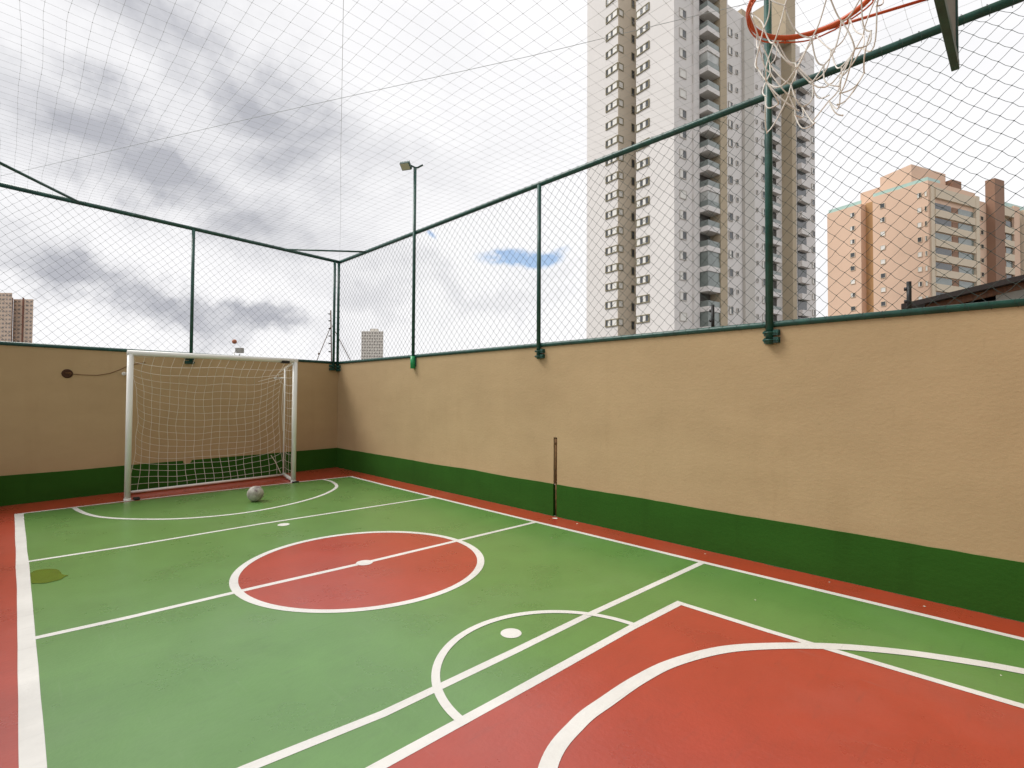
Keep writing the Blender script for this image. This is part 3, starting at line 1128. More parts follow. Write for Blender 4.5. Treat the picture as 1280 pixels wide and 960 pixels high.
# ------------------------------------------------------------------ basketball hoop
BZ0, BZ1 = 2.905, 3.95
BF, BB = -9.514, -9.542                 # front and back of the board
BX0, BX1 = -3.36, -1.752
hoop = empty('basketball_hoop', 'orange basketball hoop with ragged net on a green-framed board', 'basketball hoop', (0, 0, 0))
bm = bmesh.new()
box(bm, ((BX0 + BX1) / 2, (BF + BB) / 2 + .003, (BZ0 + BZ1) / 2), (BX1 - BX0 - .02, .016, BZ1 - BZ0 - .02))
bd = mesh('backboard', bm, 'grey_board', hoop)
bm = bmesh.new()
yc_ = (BF + BB) / 2
hw = .020
for z in (BZ0 + hw, BZ1 - hw):
    box(bm, ((BX0 + BX1) / 2, yc_, z), (BX1 - BX0, BF - BB, 2 * hw), bev=.003)
for x in (BX0 + .012, BX1 - .012):
    box(bm, (x, yc_ , (BZ0 + BZ1) / 2), (.024, BF - BB - .004, BZ1 - BZ0 - 4 * hw + .002))
mesh('board_frame', bm, 'steel_green', bd)
RC, RR_, RZ = Vector((-2.462, -9.150, 3.05)), .232, 3.05
bm = bmesh.new()
tube(bm, [(RC.x + RR_ * math.cos(2 * PI * k / 64), RC.y + RR_ * math.sin(2 * PI * k / 64), RZ) for k in range(64)], .0105, 12, closed=True)
rim = mesh('rim', bm, 'orange', hoop)
bm = bmesh.new()
tube(bm, [(RC.x + (RR_ + .004) * math.cos(2 * PI * k / 64), RC.y + (RR_ + .004) * math.sin(2 * PI * k / 64), RZ - .022 - .004 * math.sin(k * .6)) for k in range(64)], .0035, 6, closed=True)
for k in range(12):
    a = 2 * PI * k / 12 + .2
    c = Vector((RC.x + (RR_ + .002) * math.cos(a), RC.y + (RR_ + .002) * math.sin(a), RZ - .012))
    tube(bm, [c + Vector((0, 0, .008)), c + Vector((0, 0, -.012))], .004, 6)
mesh('net_hooks', bm, 'orange', rim)
bm = bmesh.new()
box(bm, (RC.x, BF + .006, 3.04), (.16, .010, .16), bev=.003)
box(bm, (RC.x, (BF + RC.y - RR_) / 2, RZ - .002), (.11, abs(RC.y - RR_ - BF), .012))
for s in (-1, 1):
    tube(bm, [(RC.x + s * .235, RC.y + .0, RZ - .006), (RC.x + s * .335, BF + .006, RZ - .004)], .006, 8)
box(bm, (RC.x, BF + .005, RZ - .004), (.70, .008, .045))
mesh('mounting_bracket', bm, 'orange', hoop)
bm = bmesh.new()
for s in (-1, 1):
    for z in (3.10, 3.65):
        tube(bm, [(RC.x + s * .35, BB, z), (RC.x + s * .30, YN + .1, z + .05)], .022, 10)
mesh('support_arms', bm, 'steel_green', hoop)
# ragged net: 12 strands, crossing diamonds, some of it torn and tangled
s_ = Strands()
NS = 10


def hn(i, j):
    """knot i round, j down"""
    f = j / 4.0
    a = 2 * PI * (i + .5 * (j % 2)) / NS + .2 + .06 * math.sin(i * 2.3 + j)
    r = RR_ * (1 - f) + .125 * f + .05 * f * math.sin(i * 1.7 + j * 1.1)
    z = RZ - .018 - .43 * f ** .93 + .035 * f * math.sin(i * 2.9 + 1.3 * j)
    return Vector((RC.x + r * math.cos(a) - .01 * f, RC.y + r * math.sin(a), z))


def cord(a, b, sag, r=.0027):
    a, b = Vector(a), Vector(b)
    side = Vector((random.uniform(-1, 1), random.uniform(-1, 1), 0)) * .018
    pts = [a + (b - a) * (k / 8) + (side + Vector((0, 0, -sag))) * math.sin(PI * k / 8) for k in range(9)]
    s_.path(pts, r, 5)


torn = {(3, 2), (4, 3), (8, 3), (7, 1)}
for j in range(4):
    for i in range(NS):
        if (i, j) in torn: continue
        p = hn(i, j)
        if j % 2:
            q1, q2 = hn(i, j + 1), hn(i + 1, j + 1)
        else:
            q1, q2 = hn(i, j + 1), hn(i - 1, j + 1)
        cord(p, q1, .012 + .02 * random.random())
        if random.random() > .12:
            cord(p, q2, .012 + .02 * random.random())
for i in range(NS):
    s_.knot(hn(i, 0), .008)
for (i, j) in [(a, b_) for a in range(NS) for b_ in range(1, 5)]:
    s_.knot(hn(i, j), .0050)
# slack loops hanging off the torn places
for (a, b_, s1) in (((3, 2), (5, 2), .12), ((4, 3), (6, 3), .10), ((8, 3), (9, 3), .08), ((7, 1), (8, 2), .08), ((0, 4), (1, 4), .04)):
    cord(hn(*a), hn(*b_), s1)
tag(s_.build('hoop_net', 'hoopnet', hoop), 'torn off-white basketball net with slack loops', kind='stuff')


# ------------------------------------------------------------------ far buildings
def cw(X, Z, z=0.0):
    """plan position given to the right of and ahead of the survey point"""
    return Vector((CAM.x + X * math.cos(YAW) + Z * math.sin(YAW), CAM.y - X * math.sin(YAW) + Z * math.cos(YAW), z))


class Face:
    """a vertical facade between two plan points; local a = metres along, z = height, off = outward"""
    def __init__(s, A, B):
        s.A, s.B = cw(*A), cw(*B)
        s.d = (s.B - s.A)
        s.L = s.d.length
        s.d.normalize()
        s.n = Vector((s.d.y, -s.d.x, 0))
        if s.n.dot(CAM - s.A) < 0 and False:
            s.n = -s.n
        s.rz = math.atan2(s.d.y, s.d.x)

    def at(s, a, z, off=0.0):
        return s.A + s.d * a + s.n * off + Vector((0, 0, z))

    def hito(s, px, off):
        r_ = ray(px, 480)
        o_ = s.A + s.n * off
        t = (o_ - CAM).dot(s.n) / r_.dot(s.n)
        return (CAM + r_ * t - o_).dot(s.d)

    def hit(s, px, py=None):
        r_ = ray(px, 480 if py is None else py)
        t = (s.A - CAM).dot(s.n) / r_.dot(s.n)
        p = CAM + r_ * t
        return (p - s.A).dot(s.d), p.z


def prism(name, pts, z0, z1, m, parent):
    bm = bmesh.new()
    lo = [bm.verts.new(Vector(p) + Vector((0, 0, z0))) for p in pts]
    hi = [bm.verts.new(Vector(p) + Vector((0, 0, z1))) for p in pts]
    bm.faces.new(lo[::-1])
    bm.faces.new(hi)
    k = len(pts)
    for i in range(k):
        bm.faces.new((lo[i], lo[(i + 1) % k], hi[(i + 1) % k], hi[i]))
    return mesh(name, bm, m, parent)


_cache = {}


def fbox(face, name, a0, a1, z0, z1, off0, off1, m, parent):
    """box on a facade; alike boxes share their mesh"""
    key = (name, round(a1 - a0, 2), round(z1 - z0, 2), round(off1 - off0, 2), m)
    if key not in _cache:
        bm = bmesh.new()
        box(bm, (0, 0, 0), (a1 - a0, off1 - off0, z1 - z0))
        me = bpy.data.meshes.new(name)
        bm.to_mesh(me)
        bm.free()
        me.materials.append(M[m])
        _cache[key] = me
    o = bpy.data.objects.new(name, _cache[key])
    COL.objects.link(o)
    o.location = face.at((a0 + a1) / 2, (z0 + z1) / 2, (off0 + off1) / 2)
    o.rotation_euler = (0, 0, face.rz)
    if parent:
        o.parent = parent
    return o


def window(face, a0, a1, z0, z1, parent, frame='t_frame', pane='glass', split=None, fw_=.10, shut=None):
    """surround (proud of the wall) with its pane(s) set back inside it"""
    key = ('win', round(a1 - a0, 2), round(z1 - z0, 2), frame, fw_)
    if key not in _cache:
        bm = bmesh.new()
        w, h = a1 - a0, z1 - z0
        box(bm, (0, 0, h / 2 - fw_ / 2), (w, .14, fw_))
        box(bm, (0, 0, -h / 2 + fw_ / 2), (w, .14, fw_))
        for s in (-1, 1):
            box(bm, (s * (w / 2 - fw_ / 2), 0, 0), (fw_, .14, h - 2 * fw_))
        me = bpy.data.meshes.new('window')
        bm.to_mesh(me)
        bm.free()
        me.materials.append(M[frame])
        _cache[key] = me
    o = bpy.data.objects.new('window', _cache[key])
    COL.objects.link(o)
    o.location = face.at((a0 + a1) / 2, (z0 + z1) / 2, .06)
    o.rotation_euler = (0, 0, face.rz)
    o.parent = parent
    segs = split or [(0, 1, pane)]
    if shut is not None:
        segs = shut
    W_ = a1 - a0 - 2 * fw_
    for (u0, u1, pm) in segs:
        k2 = ('pane', round(W_ * (u1 - u0), 2), round(z1 - z0, 2), pm)
        if k2 not in _cache:
            bm = bmesh.new()
            box(bm, (0, 0, 0), (W_ * (u1 - u0) - .03, .05, z1 - z0 - 2 * fw_))
            me = bpy.data.meshes.new('pane')
            bm.to_mesh(me)
            bm.free()
            me.materials.append(M[pm])
            _cache[k2] = me
        p = bpy.data.objects.new('pane', _cache[k2])
        COL.objects.link(p)
        p.parent = o
        p.location = (-(a1 - a0) / 2 + fw_ + W_ * (u0 + u1) / 2, .0, 0)
    return o


rnd = random.Random(11)
FH = 2.894
# ---- tall tower.  u recedes to the left, v recedes to the right
ux, uz, vx, vz = -.566, .824, .824, .566
P = lambda p, s=0, t=0: (p[0] + ux * s + vx * t, p[1] + uz * s + vz * t)
tower = empty('apartment_tower', 'very tall white and tan apartment tower with stacked balconies behind the right fence', 'apartment tower', cw(25, 80))
tower_parts = []
mw = tower.matrix_world
bpy.context.view_layer.update()
TINV = tower.matrix_world.inverted()
K = (22.5, 71.0)                      # nearest corner
A0 = (16.41, 79.7)
ZB = -.3
TOPL, TOPR = 73.0, 62.4


def tprism(name, plan, z0, z1, m):
    o = prism(name, [cw(*p) for p in plan], z0, z1, m, None)
    o.data.transform(TINV)
    o.parent = tower
    return o


class TF(Face):
    """facade expressed in the frame of a building's empty"""
    def __init__(s, A, B, root):
        super().__init__(A, B)
        s.off = -root.location

    def at(s, a, z, off=0.0):
        return super().at(a, z, off) + s.off


tprism('left_block', [A0, P(A0, 7.07), P(A0, 7.07, 22), P(A0, 0, 22)], ZB, TOPL, 't_white')
tprism('notch_wall', [P(A0, .02, .02), P(A0, 1.2, .02), P(A0, 1.2, 9), P(A0, .02, 9)], ZB, 1, 't_shadow')
tprism('main_block', [K, P(K, 6.96), P(K, 6.96, 12.9), P(K, 0, 12.9)], ZB, TOPL - .7, 't_white')
tprism('right_block', [P(K, .03, 12.9), P(K, 11, 12.9), P(K, 11, 40.4), P(K, .03, 40.4)], ZB, TOPR, 't_white')
fA = TF(P(A0, 7.07), A0, tower)               # left face, rising to the right
fN = TF(A0, P(A0, 0, 9), tower)               # notch return
fB = TF(P(K, 6.96), K, tower)
fC = TF(K, P(K, 0, 40.4), tower)              # long right-hand front
for f in (fA, fN, fB, fC):
    if f.n.dot(CAM - f.A) < 0:
        f.n = -f.n
fbox(fN, 'tan_strip', .01, 5.0, ZB, TOPL - .3, 0, .05, 'strip', tower)
aA0 = fA.hit(757)[0]
aB0, aB1 = fB.hit(795)[0], fB.hit(812)[0]
zA = fA.hit(765, 403.7)[1]
zB = fB.hit(803, 398.7)[1]
a_sl = fC.hit(866.5)[0]
zC = fC.hit(853, 396)[1]
zc2 = zC
for k in range(-3, 22):
    z = zA + k * FH
    if z < 2 or z > TOPL - 1.5: continue
    window(fA, aA0, fA.L - .0, z - .58, z + .58, tower, 't_frame', split=[(0, .17, 'glass'), (.17, .42, 'shutter'), (.42, .6, 'glass'), (.6, 1, 'shutter')], fw_=.13)
    window(fN, .02, 1.15, z - .58, z + .58, tower, 't_frame', pane='shutter', fw_=.13)
    an = fN.hit(790)[0]
    window(fN, an - .25, an + .45, z - .2 - .7, z - .2 + .6, tower, 't_frame', fw_=.08)
for k in range(-3, 24):
    z = zB + k * FH
    if z < 2 or z > TOPL - 1.5: continue
    window(fB, aB0 + .05, aB1, z - .58, z + .58, tower, 't_frame', split=[(0, .3, 'shutter'), (.3, .52, 'glass'), (.52, .76, 'shutter'), (.76, 1, 'glass')], fw_=.13)
a0, a1 = fC.hit(849.5)[0], fC.hit(858)[0]
for k in range(-3, 24):
    z = zC + k * FH
    if z < 2 or z > TOPL - 1.5: continue
    o_ = rnd.choice([[(0, .45, 'shutter'), (.45, 1, 'glass')], [(0, 1, 'shutter')], [(0, .5, 'shutter'), (.5, 1, 'glass')]])
    window(fC, a0, a1, z - .62, z + .62, tower, 't_grey', split=o_, fw_=.09)
    window(fC, a_sl - .12, a_sl + .12, z - .6, z + .6, tower, 't_grey', fw_=.05)
# corner balconies: splayed slabs with glazed fronts
pj = 1.72
ab0, ab1 = fC.hit(872.5)[0], fC.hito(901, pj)
W_ = ab1 - ab0
abm = ab0 + W_ * .5
ap1 = fC.hito(910, 1.8)
fbox(fC, 'balcony_back', ab0, ab1, ZB, 72, .01, .05, 'balcony_shade', tower)
tprism('tan_pier', [P(K, -1.8, ab1 + .02), P(K, .5, ab1 + .02), P(K, .5, ap1), P(K, -1.8, ap1)], ZB, TOPL - .9, 't_tan')
tprism('white_pier', [P(K, -.35, ab0 - 1.2), P(K, .5, ab0 - 1.2), P(K, .5, ab0), P(K, -.35, ab0)], ZB, TOPL - 1.0, 't_white')


def splay(name, z0, z1, m, d_in=0.0, d_out=0.0, mes=[None]):
    key = (name, round(z1 - z0, 2))
    pts = [(ab0 + .02, .06), (ab0 + .02, pj), (ab1 - .02, pj), (ab1 - .02, .06)]
    if key not in _cache:
        bm = bmesh.new()
        if d_in:
            e_ = -d_out
            pout = [(ab0 + .02 + e_, .06), (ab0 + .02 + e_, pj - e_), (ab1 - .02, pj - e_)]
            pin = [(ab0 + .02 + e_ + d_in, .06), (ab0 + .02 + e_ + d_in, pj - e_ - d_in), (ab1 - .02, pj - e_ - d_in)]
            for i in range(2):
                q = [pout[i], pout[i + 1], pin[i + 1], pin[i]]
                lo = [bm.verts.new((a - abm, -o, 0)) for a, o in q]
                hi = [bm.verts.new((a - abm, -o, z1 - z0)) for a, o in q]
                bm.faces.new(lo); bm.faces.new(hi[::-1])
                for j in range(4):
                    bm.faces.new((lo[j], lo[(j + 1) % 4], hi[(j + 1) % 4], hi[j]))
        else:
            lo = [bm.verts.new((a - abm, -o, 0)) for a, o in pts]
            hi = [bm.verts.new((a - abm, -o, z1 - z0)) for a, o in pts]
            bm.faces.new(lo); bm.faces.new(hi[::-1])
            for j in range(len(pts)):
                jj = (j + 1) % len(pts)
                bm.faces.new((lo[j], lo[jj], hi[jj], hi[j]))
        bmesh.ops.recalc_face_normals(bm, faces=bm.faces)
        me = bpy.data.meshes.new(name)
        bm.to_mesh(me)
        bm.free()
        me.materials.append(M[m])
        _cache[key] = me
    o = bpy.data.objects.new(name, _cache[key])
    COL.objects.link(o)
    o.location = fC.at(abm, z0, 0)
    o.rotation_euler = (0, 0, fC.rz)
    o.parent = tower
    return o


zs = fC.hit(885, 390)[1]
for k in range(-4, 22):
    z = zs + k * FH
    if z < 1 or z > 70: continue
    sl_ = splay('balcony', z - .30, z + .42, 't_white')
    g = splay('parapet_glass', z + .42, z + 1.25, 'glass_g', .08, -.05)
    g.parent = sl_
    g.location = (0, 0, .72)
    g.rotation_euler = (0, 0, 0)
    if rnd.random() < .45:
        gz = rnd.choice(['glass_g', 'glass_p', 'glass_p'])
        h = splay('glazing' if gz == 'glass_g' else 'pale_glazing', z + 1.25, z + FH - .32, gz, .05, -.12)
        h.parent = sl_
        h.location = (0, 0, 1.55)
        h.rotation_euler = (0, 0, 0)
# windows of the right-hand part
for (pxa, pxb, hgt, pyr) in ((911.5, 916.5, .62, 388), (921, 923.6, .35, 388), (946.3, 948.3, .32, 373), (953.5, 957.5, .6, 375), (1011.5, 1014, .45, 391), (1016, 1019.5, .55, 391)):
    a0, a1 = fC.hit(pxa)[0], fC.hit(pxb)[0]
    zz = fC.hit((pxa + pxb) / 2, pyr)[1]
    for k in range(-3, 22):
        z = zz + k * FH
        if z < 2 or z > TOPR - 1.4: continue
        sp = rnd.choice([[(0, 1, 'glass')], [(0, .5, 'shutter'), (.5, 1, 'glass')], [(0, .6, 'shutter'), (.6, 1, 'glass')]]) if hgt > .4 else None
        window(fC, a0, a1, z - hgt, z + hgt, tower, 't_grey', split=sp, fw_=.08)
g0, g1 = fC.hit(929)[0], fC.hit(941)[0]
fbox(fC, 'grey_strip', g0, g1, ZB, TOPR - .6, 0, .45, 't_grey', tower)
b0, b1 = fC.hit(961)[0], fC.hito(978, .9)
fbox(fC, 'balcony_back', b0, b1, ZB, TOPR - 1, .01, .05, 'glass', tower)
zz = fC.hit(971, 393)[1]
for k in range(-3, 20):
    z = zz + k * FH
    if z < 1 or z > TOPR - 2: continue
    s1 = fbox(fC, 'balcony', b0, b1, z - .2, z + .5, .05, .9, 't_white', tower)
    fbox(fC, 'railing', b0 + .05, b1 - .05, z + .5, z + 1.1, .75, .82, 'glass_g', tower)
c0 = fC.hit(979)[0]
tp = 1.75
c1 = fC.hito(997, tp)
tprism('tan_stair_tower', [P(K, -tp, c0), P(K, 6, c0), P(K, 6, c1), P(K, -tp, c1)], ZB, 66.6, 't_tan')
tprism('tan_tower_head', [P(K, -tp - .03, c0 - 1.9), P(K, 4, c0 - 1.9), P(K, 4, c1 - .03), P(K, -tp - .03, c1 - .03)], 61.5, 69.6, 't_tan')
tprism('roof_water_tank', [P(K, 1.5, fC.hit(940)[0]), P(K, 5.5, fC.hit(940)[0]), P(K, 5.5, fC.hit(953)[0]), P(K, 1.5, fC.hit(953)[0])], TOPR, TOPR + 3.0, 't_tan')
d0, d1 = fC.hit(998)[0], fC.hit(1009)[0]
zz = fC.hit(1006, 395)[1]
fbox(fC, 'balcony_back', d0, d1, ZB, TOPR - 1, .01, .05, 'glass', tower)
for k in range(-3, 20):
    z = zz + k * FH
    if z < 1 or z > TOPR - 2: continue
    fbox(fC, 'balcony', d0, d1, z - .2, z + .8, .05, .8, 't_white', tower)
tprism('end_block', [P(K, -.0, fC.hit(1010)[0]), P(K, 10, fC.hit(1010)[0]), P(K, 10, 40.35), P(K, -.0, 40.35)], TOPR, TOPR + 2.2, 't_white')
tprism('end_block_stub', [P(K, 1, fC.hit(994)[0]), P(K, 8, fC.hit(994)[0]), P(K, 8, fC.hit(1010)[0] - .05), P(K, 1, fC.hit(1010)[0] - .05)], TOPR, TOPR + 3.3, 't_white')

# ---- peach block further right
ux2, uz2, vx2, vz2 = -.47, .883, .92, .39
Q = lambda p, s=0, t=0: (p[0] + ux2 * s + vx2 * t, p[1] + uz2 * s + vz2 * t)
K2 = (80.0, 98.0)
peach = empty('apartment_block', 'peach apartment block with cream balconies and brown piers at the right', 'apartment block', cw(88, 104))
H2 = 43.4


def pprism(name, plan, z0, z1, m):
    o = prism(name, [cw(*p) - peach.location for p in plan], z0, z1, m, peach)
    return o


fL = TF(Q(K2, 19.2), K2, peach)
fRt = TF(K2, Q(K2, 0, 60), peach)
for f in (fL, fRt):
    if f.n.dot(CAM - f.A) < 0:
        f.n = -f.n
s78, s93 = 19.2 - fL.hit(1078)[0], 19.2 - fL.hit(1093)[0]
pprism('side_wing', [Q(K2, s78), Q(K2, 19.2), Q(K2, 19.2, 20), Q(K2, s78, 20)], ZB, H2 - .6, 'p_peach')
pprism('recess', [Q(K2, s93, 1.6), Q(K2, s78, 1.6), Q(K2, s78, 20), Q(K2, s93, 20)], ZB, H2 - .3, 'p_recess_shade')
v22 = fRt.hit(1222)[0]
pprism('corner_wing', [K2, Q(K2, s93), Q(K2, s93, 16), Q(K2, 0, 16)], ZB, H2, 'p_peach')
pprism('front_wing', [Q(K2, .6, 16), Q(K2, 14, 16), Q(K2, 14, 60), Q(K2, .6, 60)], ZB, H2 - 1.0, 'p_cream')
for (pa, pb, m_, pr_, hh) in ((1165, 1169.5, 'p_cream', .25, H2 - .8), (1219.5, 1224, 'p_cream', .5, H2 - .8), (1224, 1235, 'p_peach', .10, H2 - 1.4),
                              (1235, 1247, 'p_brown', 1.6, H2 + 3.2), (1268, 1275, 'p_peach', .4, H2 - .6), (1277, 1284, 'p_cream', .9, H2 - 1.2)):
    fbox(fRt, 'facade_pier', fRt.hit(pa)[0], fRt.hit(pb)[0], ZB, hh, .0, pr_, m_, peach)
zb0 = fRt.hit(1195, 170 + 780 / 4.17)[1]
zb0 = fRt.hit(1175, 355.5)[1]
for (pa, pb) in ((1169.5, 1219.5), (1247, 1268)):
    a0, a1 = fRt.hit(pa)[0], fRt.hit(pb)[0]
    for k in range(-4, 8):
        z = zb0 + k * 2.9
        if z < 3 or z > H2 - 2.6: continue
        bl = fbox(fRt, 'balcony', a0, a1, z - 1.45, z - .05, .0, .40, 'p_cream', peach)
        w1 = a1 - a0
        fbox(fRt, 'opening', a0 + .15, a0 + w1 * .42, z - .02, z + 1.3, .0, .08, rnd.choice(['glass', 'glass_g', 'glass']), peach)
        fbox(fRt, 'opening', a0 + w1 * .60, a1 - .15, z - .02, z + 1.3, .0, .08, rnd.choice(['glass', 'glass_g', 'glass_g']), peach)
        fbox(fRt, 'brown_panel', a0 + w1 * .44, a0 + w1 * .58, z - .02, z + 1.2, .0, .12, 'p_brown', peach)
    fbox(fRt, 'balcony', a0, a1, H2 - 3.2, H2 - 1.2, .0, .45, 'p_cream', peach)
for (px_, w_, py_, dark) in ((1067.5, 3.0, 352, 0), (1105.5, 3.2, 362, 0), (1152, 2.8, 355, 1), (1160.2, 1.6, 354, 2)):
    a0, a1 = fL.hit(px_ - w_)[0], fL.hit(px_ + w_)[0]
    zz = fL.hit(px_, py_)[1]
    for k in range(-4, 12):
        z = zz + k * 2.9
        if z < 3 or z > H2 - 2.0: continue
        sp = rnd.choice([[(0, 1, 'shutter')], [(0, .45, 'shutter'), (.45, 1, 'glass')], [(0, .4, 'glass'), (.4, 1, 'glass')]])
        window(fL, a0, a1, z - .5, z + .5, peach, 'p_cream', split=sp, fw_=.07)
a0, a1 = fRt.hit(1227)[0], fRt.hit(1231)[0]
for k in range(-4, 8):
    z = zb0 + k * 2.9 + .4
    if 3 < z < H2 - 3:
        window(fRt, a0, a1, z - .5, z + .5, peach, 'p_cream', fw_=.1).location += fRt.n * .1
# roof: penthouse, parapet rail
pprism('penthouse', [Q(K2, 3, .5), Q(K2, 9.5, 2.0), Q(K2, 9.5, 14), Q(K2, 3, 12)], H2, H2 + 4.4, 'p_peach')
pprism('penthouse_low', [Q(K2, 9.51, 3.0), Q(K2, 14, 3.0), Q(K2, 14, 12), Q(K2, 9.51, 12)], H2, H2 + 2.8, 'p_peach')
pprism('stair_head', [Q(K2, 2.0, 12.3), Q(K2, 4.5, 12.3), Q(K2, 4.5, 15.5), Q(K2, 2.0, 15.5)], H2, H2 + 3.0, 'p_brown')
fbox(fL, 'roof_rail', .2, 19.2 - s78, H2 - .6, H2 + .2, -.3, -.22, 'teal', peach)
fbox(fL, 'roof_rail', 19.2 - s93, 19.1, H2, H2 + .75, -.3, -.22, 'teal', peach)
fbox(fRt, 'roof_rail', .2, fRt.hit(1180)[0], H2, H2 + .75, -.3, -.22, 'teal', peach)
fbox(fRt, 'roof_rail', fRt.hit(1247)[0], 55, H2 - 1, H2 + .1, -.3, -.22, 'teal', peach)


# ---- two very distant blocks
def far_block(name, label, px0, px1, pytop, Z, m, cols, rows, stripes=(), depth=18, hat=None):
    r0, r1 = (px0 - 640) / FOC, (px1 - 640) / FOC
    root = empty(name, label, 'apartment block', cw((r0 + r1) / 2 * Z, Z))
    f = TF((r0 * Z, Z), (r1 * Z, Z), root)
    if f.n.dot(CAM - f.A) < 0: f.n = -f.n
    top_ = f.hit((px0 + px1) / 2, pytop)[1]
    pl = [cw(r0 * Z, Z) - root.location, cw(r1 * Z, Z) - root.location, cw(r1 * (Z + depth), Z + depth) - root.location, cw(r0 * (Z + depth), Z + depth) - root.location]
    prism('block', pl, ZB, top_, m, root)
    vs, fs = [], []
    w_ = f.L / cols
    for i in range(cols):
        for j in range(rows):
            z = top_ - 1.8 - j * 2.95
            if z < 5: continue
            a = w_ * (i + .5)
            hw_, hh = w_ * .24 * (1 + .3 * (i % 2)), .62
            k = len(vs)
            for da, dz in ((-hw_, -hh), (hw_, -hh), (hw_, hh), (-hw_, hh)):
                vs.append(tuple(f.at(a + da, z + dz, .15)))
            fs.append((k, k + 1, k + 2, k + 3))
    o = raw('windows', vs, fs, 'far_win', root)
    tag(o, kind='stuff')
    for (sa, sb) in stripes:
        fbox(f, 'brown_stripe', f.hit(sa)[0], f.hit(sb)[0], ZB, top_ + 1.0, .2, .7, 'far_brown', root)
    if hat:
        fbox(f, 'roof_tank', f.hit(hat[0])[0], f.hit(hat[1])[0], top_, f.hit(hat[0], hat[2])[1], -9, -2, m, root)
    return root


far_block('apartment_block', 'distant beige block with two brown stripes at the left edge', 14, 39, 374, 380, 'far_beige', 5, 14, stripes=((12.3, 14), (26.3, 27.8)))
fb2 = far_block('apartment_block', 'distant beige slab with small windows cut by the left picture edge', -22, 12.2, 366, 374, 'far_beige', 8, 16)
far_block('apartment_block', 'small distant grey beige block seen through the net right of the corner posts', 451, 478.5, 414, 516, 'far_grey', 9, 13, hat=(461, 470, 410.5))

# ---- unseen block added behind the near wall to shade the court's near end
own = empty('shade_blocker', 'added unseen block behind the near wall, shading the near end of the court', 'light blocker', (4.0, -11.15, 0))
bm = bmesh.new()
box(bm, (0, -7, 9.6), (17, 13.6, 19.8))
mesh('block', bm, 't_tan', own)
for k in range(5):
    for x in (-6.5, -2.5, 1.5, 5.5):
        key = ('ownwin',)
        if key not in _cache:
            bm = bmesh.new()
            box(bm, (0, 0, 0), (1.6, .08, 1.3))
            me = bpy.data.meshes.new('window')
            bm.to_mesh(me); bm.free()
            me.materials.append(M['glass'])
            _cache[key] = me
        o = bpy.data.objects.new('window', _cache[key])
        COL.objects.link(o)
        o.parent = own
        o.location = (x, -.18, 4.4 + k * 2.95)

# ------------------------------------------------------------------ neighbour's house behind the right wall
nb = empty('neighbour_house', 'low neighbouring house with dark sloping roof and wooden fascia behind the right wall', 'house')
XH = 3.2


def atx(px, py, X=XH):
    r_ = ray(px, py)
    return CAM + r_ * ((X - CAM.x) / r_.x)


eA, eB = atx(1141, 378.5), atx(1290, 343)
dr = (eB - eA).normalized()
eC = eA + dr * 7.0
dep = Vector((6.0, 0, 0))
bm = bmesh.new()
for (o0, th, x0, x1) in ((0, .06, -.12, 6.0),):
    q = [eA - dr * .1, eC]
    vs = []
    for p in q:
        for (dx, dz) in ((x0, 0), (x1, 0), (x1, -th), (x0, -th)):
            vs.append(bm.verts.new(p + Vector((dx, 0, dz))))
    for j in range(4):
        bm.faces.new((vs[j], vs[(j + 1) % 4], vs[4 + (j + 1) % 4], vs[4 + j]))
    bm.faces.new(vs[:4]); bm.faces.new(vs[4:][::-1])
mesh('roof', bm, 'roof_dark', nb)
bm = bmesh.new()
for (off, th, dz) in ((0, .075, -.062),):
    vs = []
    for p in (eA + dr * .12, eC):
        for (dx, d2) in ((0, dz), (.05, dz), (.05, dz - th), (0, dz - th)):
            vs.append(bm.verts.new(p + Vector((dx, 0, d2))))
    for j in range(4):
        bm.faces.new((vs[j], vs[(j + 1) % 4], vs[4 + (j + 1) % 4], vs[4 + j]))
    bm.faces.new(vs[:4]); bm.faces.new(vs[4:][::-1])
mesh('fascia', bm, 'wood', nb)
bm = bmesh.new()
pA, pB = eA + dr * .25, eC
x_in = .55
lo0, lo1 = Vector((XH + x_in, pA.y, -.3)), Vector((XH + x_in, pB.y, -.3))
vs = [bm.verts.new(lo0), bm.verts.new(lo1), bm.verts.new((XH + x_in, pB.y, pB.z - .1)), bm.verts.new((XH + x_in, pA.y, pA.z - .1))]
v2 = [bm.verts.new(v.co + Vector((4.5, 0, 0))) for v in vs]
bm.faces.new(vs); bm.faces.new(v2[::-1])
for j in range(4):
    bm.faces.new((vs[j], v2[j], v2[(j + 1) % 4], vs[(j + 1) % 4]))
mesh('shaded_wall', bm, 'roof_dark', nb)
pc = atx(1268, 370)
bm = bmesh.new()
box(bm, (XH + .12, pc.y, (pc.z + .16 - .3) / 2), (.22, .30, pc.z + .1 + .3))
mesh('grey_pillar', bm, 'conc', nb)

# ------------------------------------------------------------------ electric fence bits on the outer side
ef = empty('electric_fence_post', 'black insulated electric fence post with two stays behind the corner posts', 'electric fence', (0.12, .28, 0))


def atc(px, py, dist_pt):
    """point of the sight line at the depth of dist_pt"""
    r_ = ray(px, py)
    return CAM + r_ * ((Vector(dist_pt) - CAM).dot(fw))


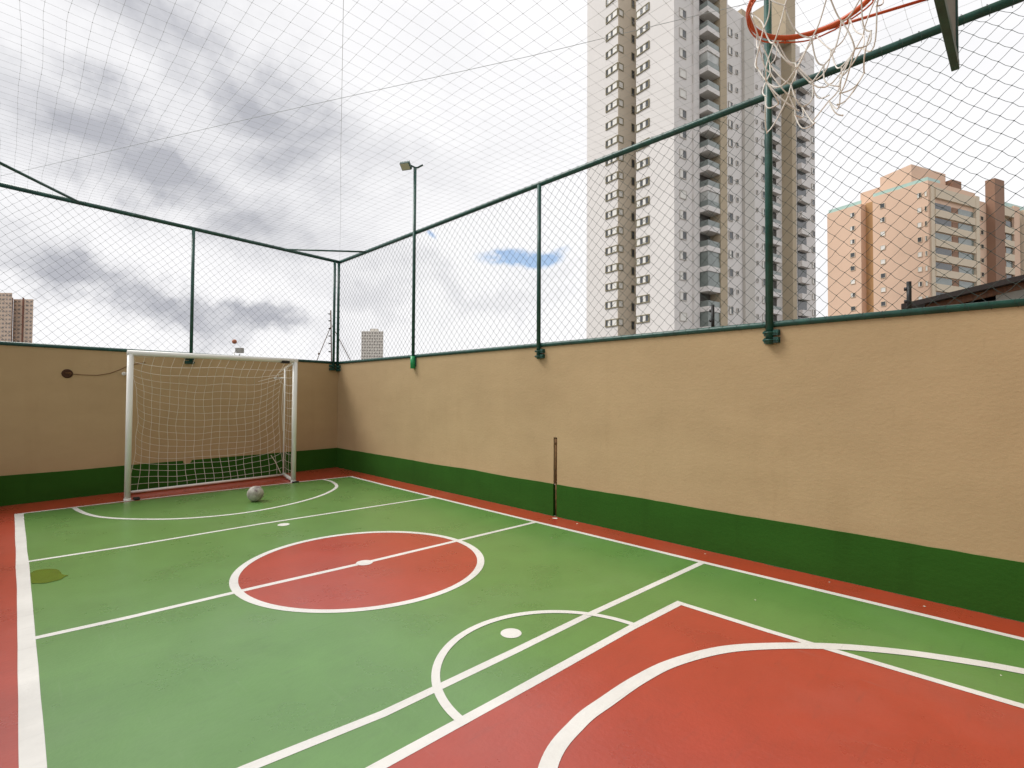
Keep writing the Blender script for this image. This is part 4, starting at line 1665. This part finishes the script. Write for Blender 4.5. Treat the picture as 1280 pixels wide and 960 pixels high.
base = Vector((.12, .28, 2.2))
off = Vector((.12, .28, 0))
bm = bmesh.new()
tube(bm, [atc(414.5, 462, base) - off, atc(413.5, 388, base) - off], .012, 8)
mesh('rod', bm, 'rust', ef)
for yy in (392.4, 401, 410.6, 420, 429.4, 439.6):
    c = atc(411.8, yy, base) - off
    bm = bmesh.new()
    tube(bm, [c - rt * .020, c + rt * .022], [.008, .012], 8)
    tube(bm, [c - rt * .012, c - rt * .002], .014, 8)
    mesh('insulator', bm, 'black', ef)
bm = bmesh.new()
tube(bm, [atc(414, 407, base) - off, atc(393, 458, base) - off], .0075, 6)
tube(bm, [atc(414, 407, base) - off + Vector((.02, 0, 0)), atc(442, 458, base) - off], .0075, 6)
tube(bm, [atc(398.6, 441, base) - off, atc(398.2, 443.5, base) - off], .014, 6)
mesh('stay', bm, 'rust', ef)
for (px_, y0_, y1_, lab) in ((891, 381, 416, 'short black electric fence post on the right wall in front of the tower balconies'),
                             (1136.7, 352, 398, 'short black electric fence post on the right wall beside the dark roof')):
    r_ = ray(px_, y1_)
    pb_ = CAM + r_ * ((.14 - CAM.x) / r_.x)
    r_ = ray(px_, y0_)
    pt_ = CAM + r_ * ((.14 - CAM.x) / r_.x)
    e = empty('electric_fence_post', lab, 'electric fence', (pb_.x, pb_.y, 2.06), 0, 'short electric fence posts on the right wall')
    H_ = pt_.z - 2.06
    bar('rod', [(0, 0, 0), (0, 0, H_)], .016, 'black', e, 10)
    bm = bmesh.new()
    tube(bm, [(0, 0, H_ * .45), (0, .03, H_ * .45)], .014, 8)
    tube(bm, [(0, 0, H_ * .8), (0, .03, H_ * .8)], .014, 8)
    mesh('insulator', bm, 'black', e)

# globe lamp and grey cabinet seen just over the goal
p = atc(293, 427, (-3, 6, 2.5))
gl = empty('globe_lamp', 'small orange globe on a thin stem showing above the goal crossbar', 'lamp', (p.x, p.y, 0))
bm = bmesh.new()
bmesh.ops.create_uvsphere(bm, u_segments=20, v_segments=12, radius=.055)
g_ = mesh('globe', bm, 'globe', gl, True)
g_.location = (0, 0, p.z)
p2 = atc(293, 437, (-3, 6, 2.5))
bar('stem', [(0, 0, -.3), (0, 0, p2.z - .05)], .012, 'goalwhite', gl, 8)
p = atc(299.5, 438, (-3, 7, 2.5))
bm = bmesh.new()
box(bm, (0, 0, p.z / 2 - .15), (.02, .02, p.z + .1))
box(bm, (0, 0, p.z), (.17, .12, .13), YAW * -1, bev=.008)
cb = mesh('meter_cabinet', bm, 'conc')
cb.location = (p.x, p.y, 0)
tag(cb, 'small grey cabinet on a post seen over the goal crossbar beside the orange globe', 'cabinet')
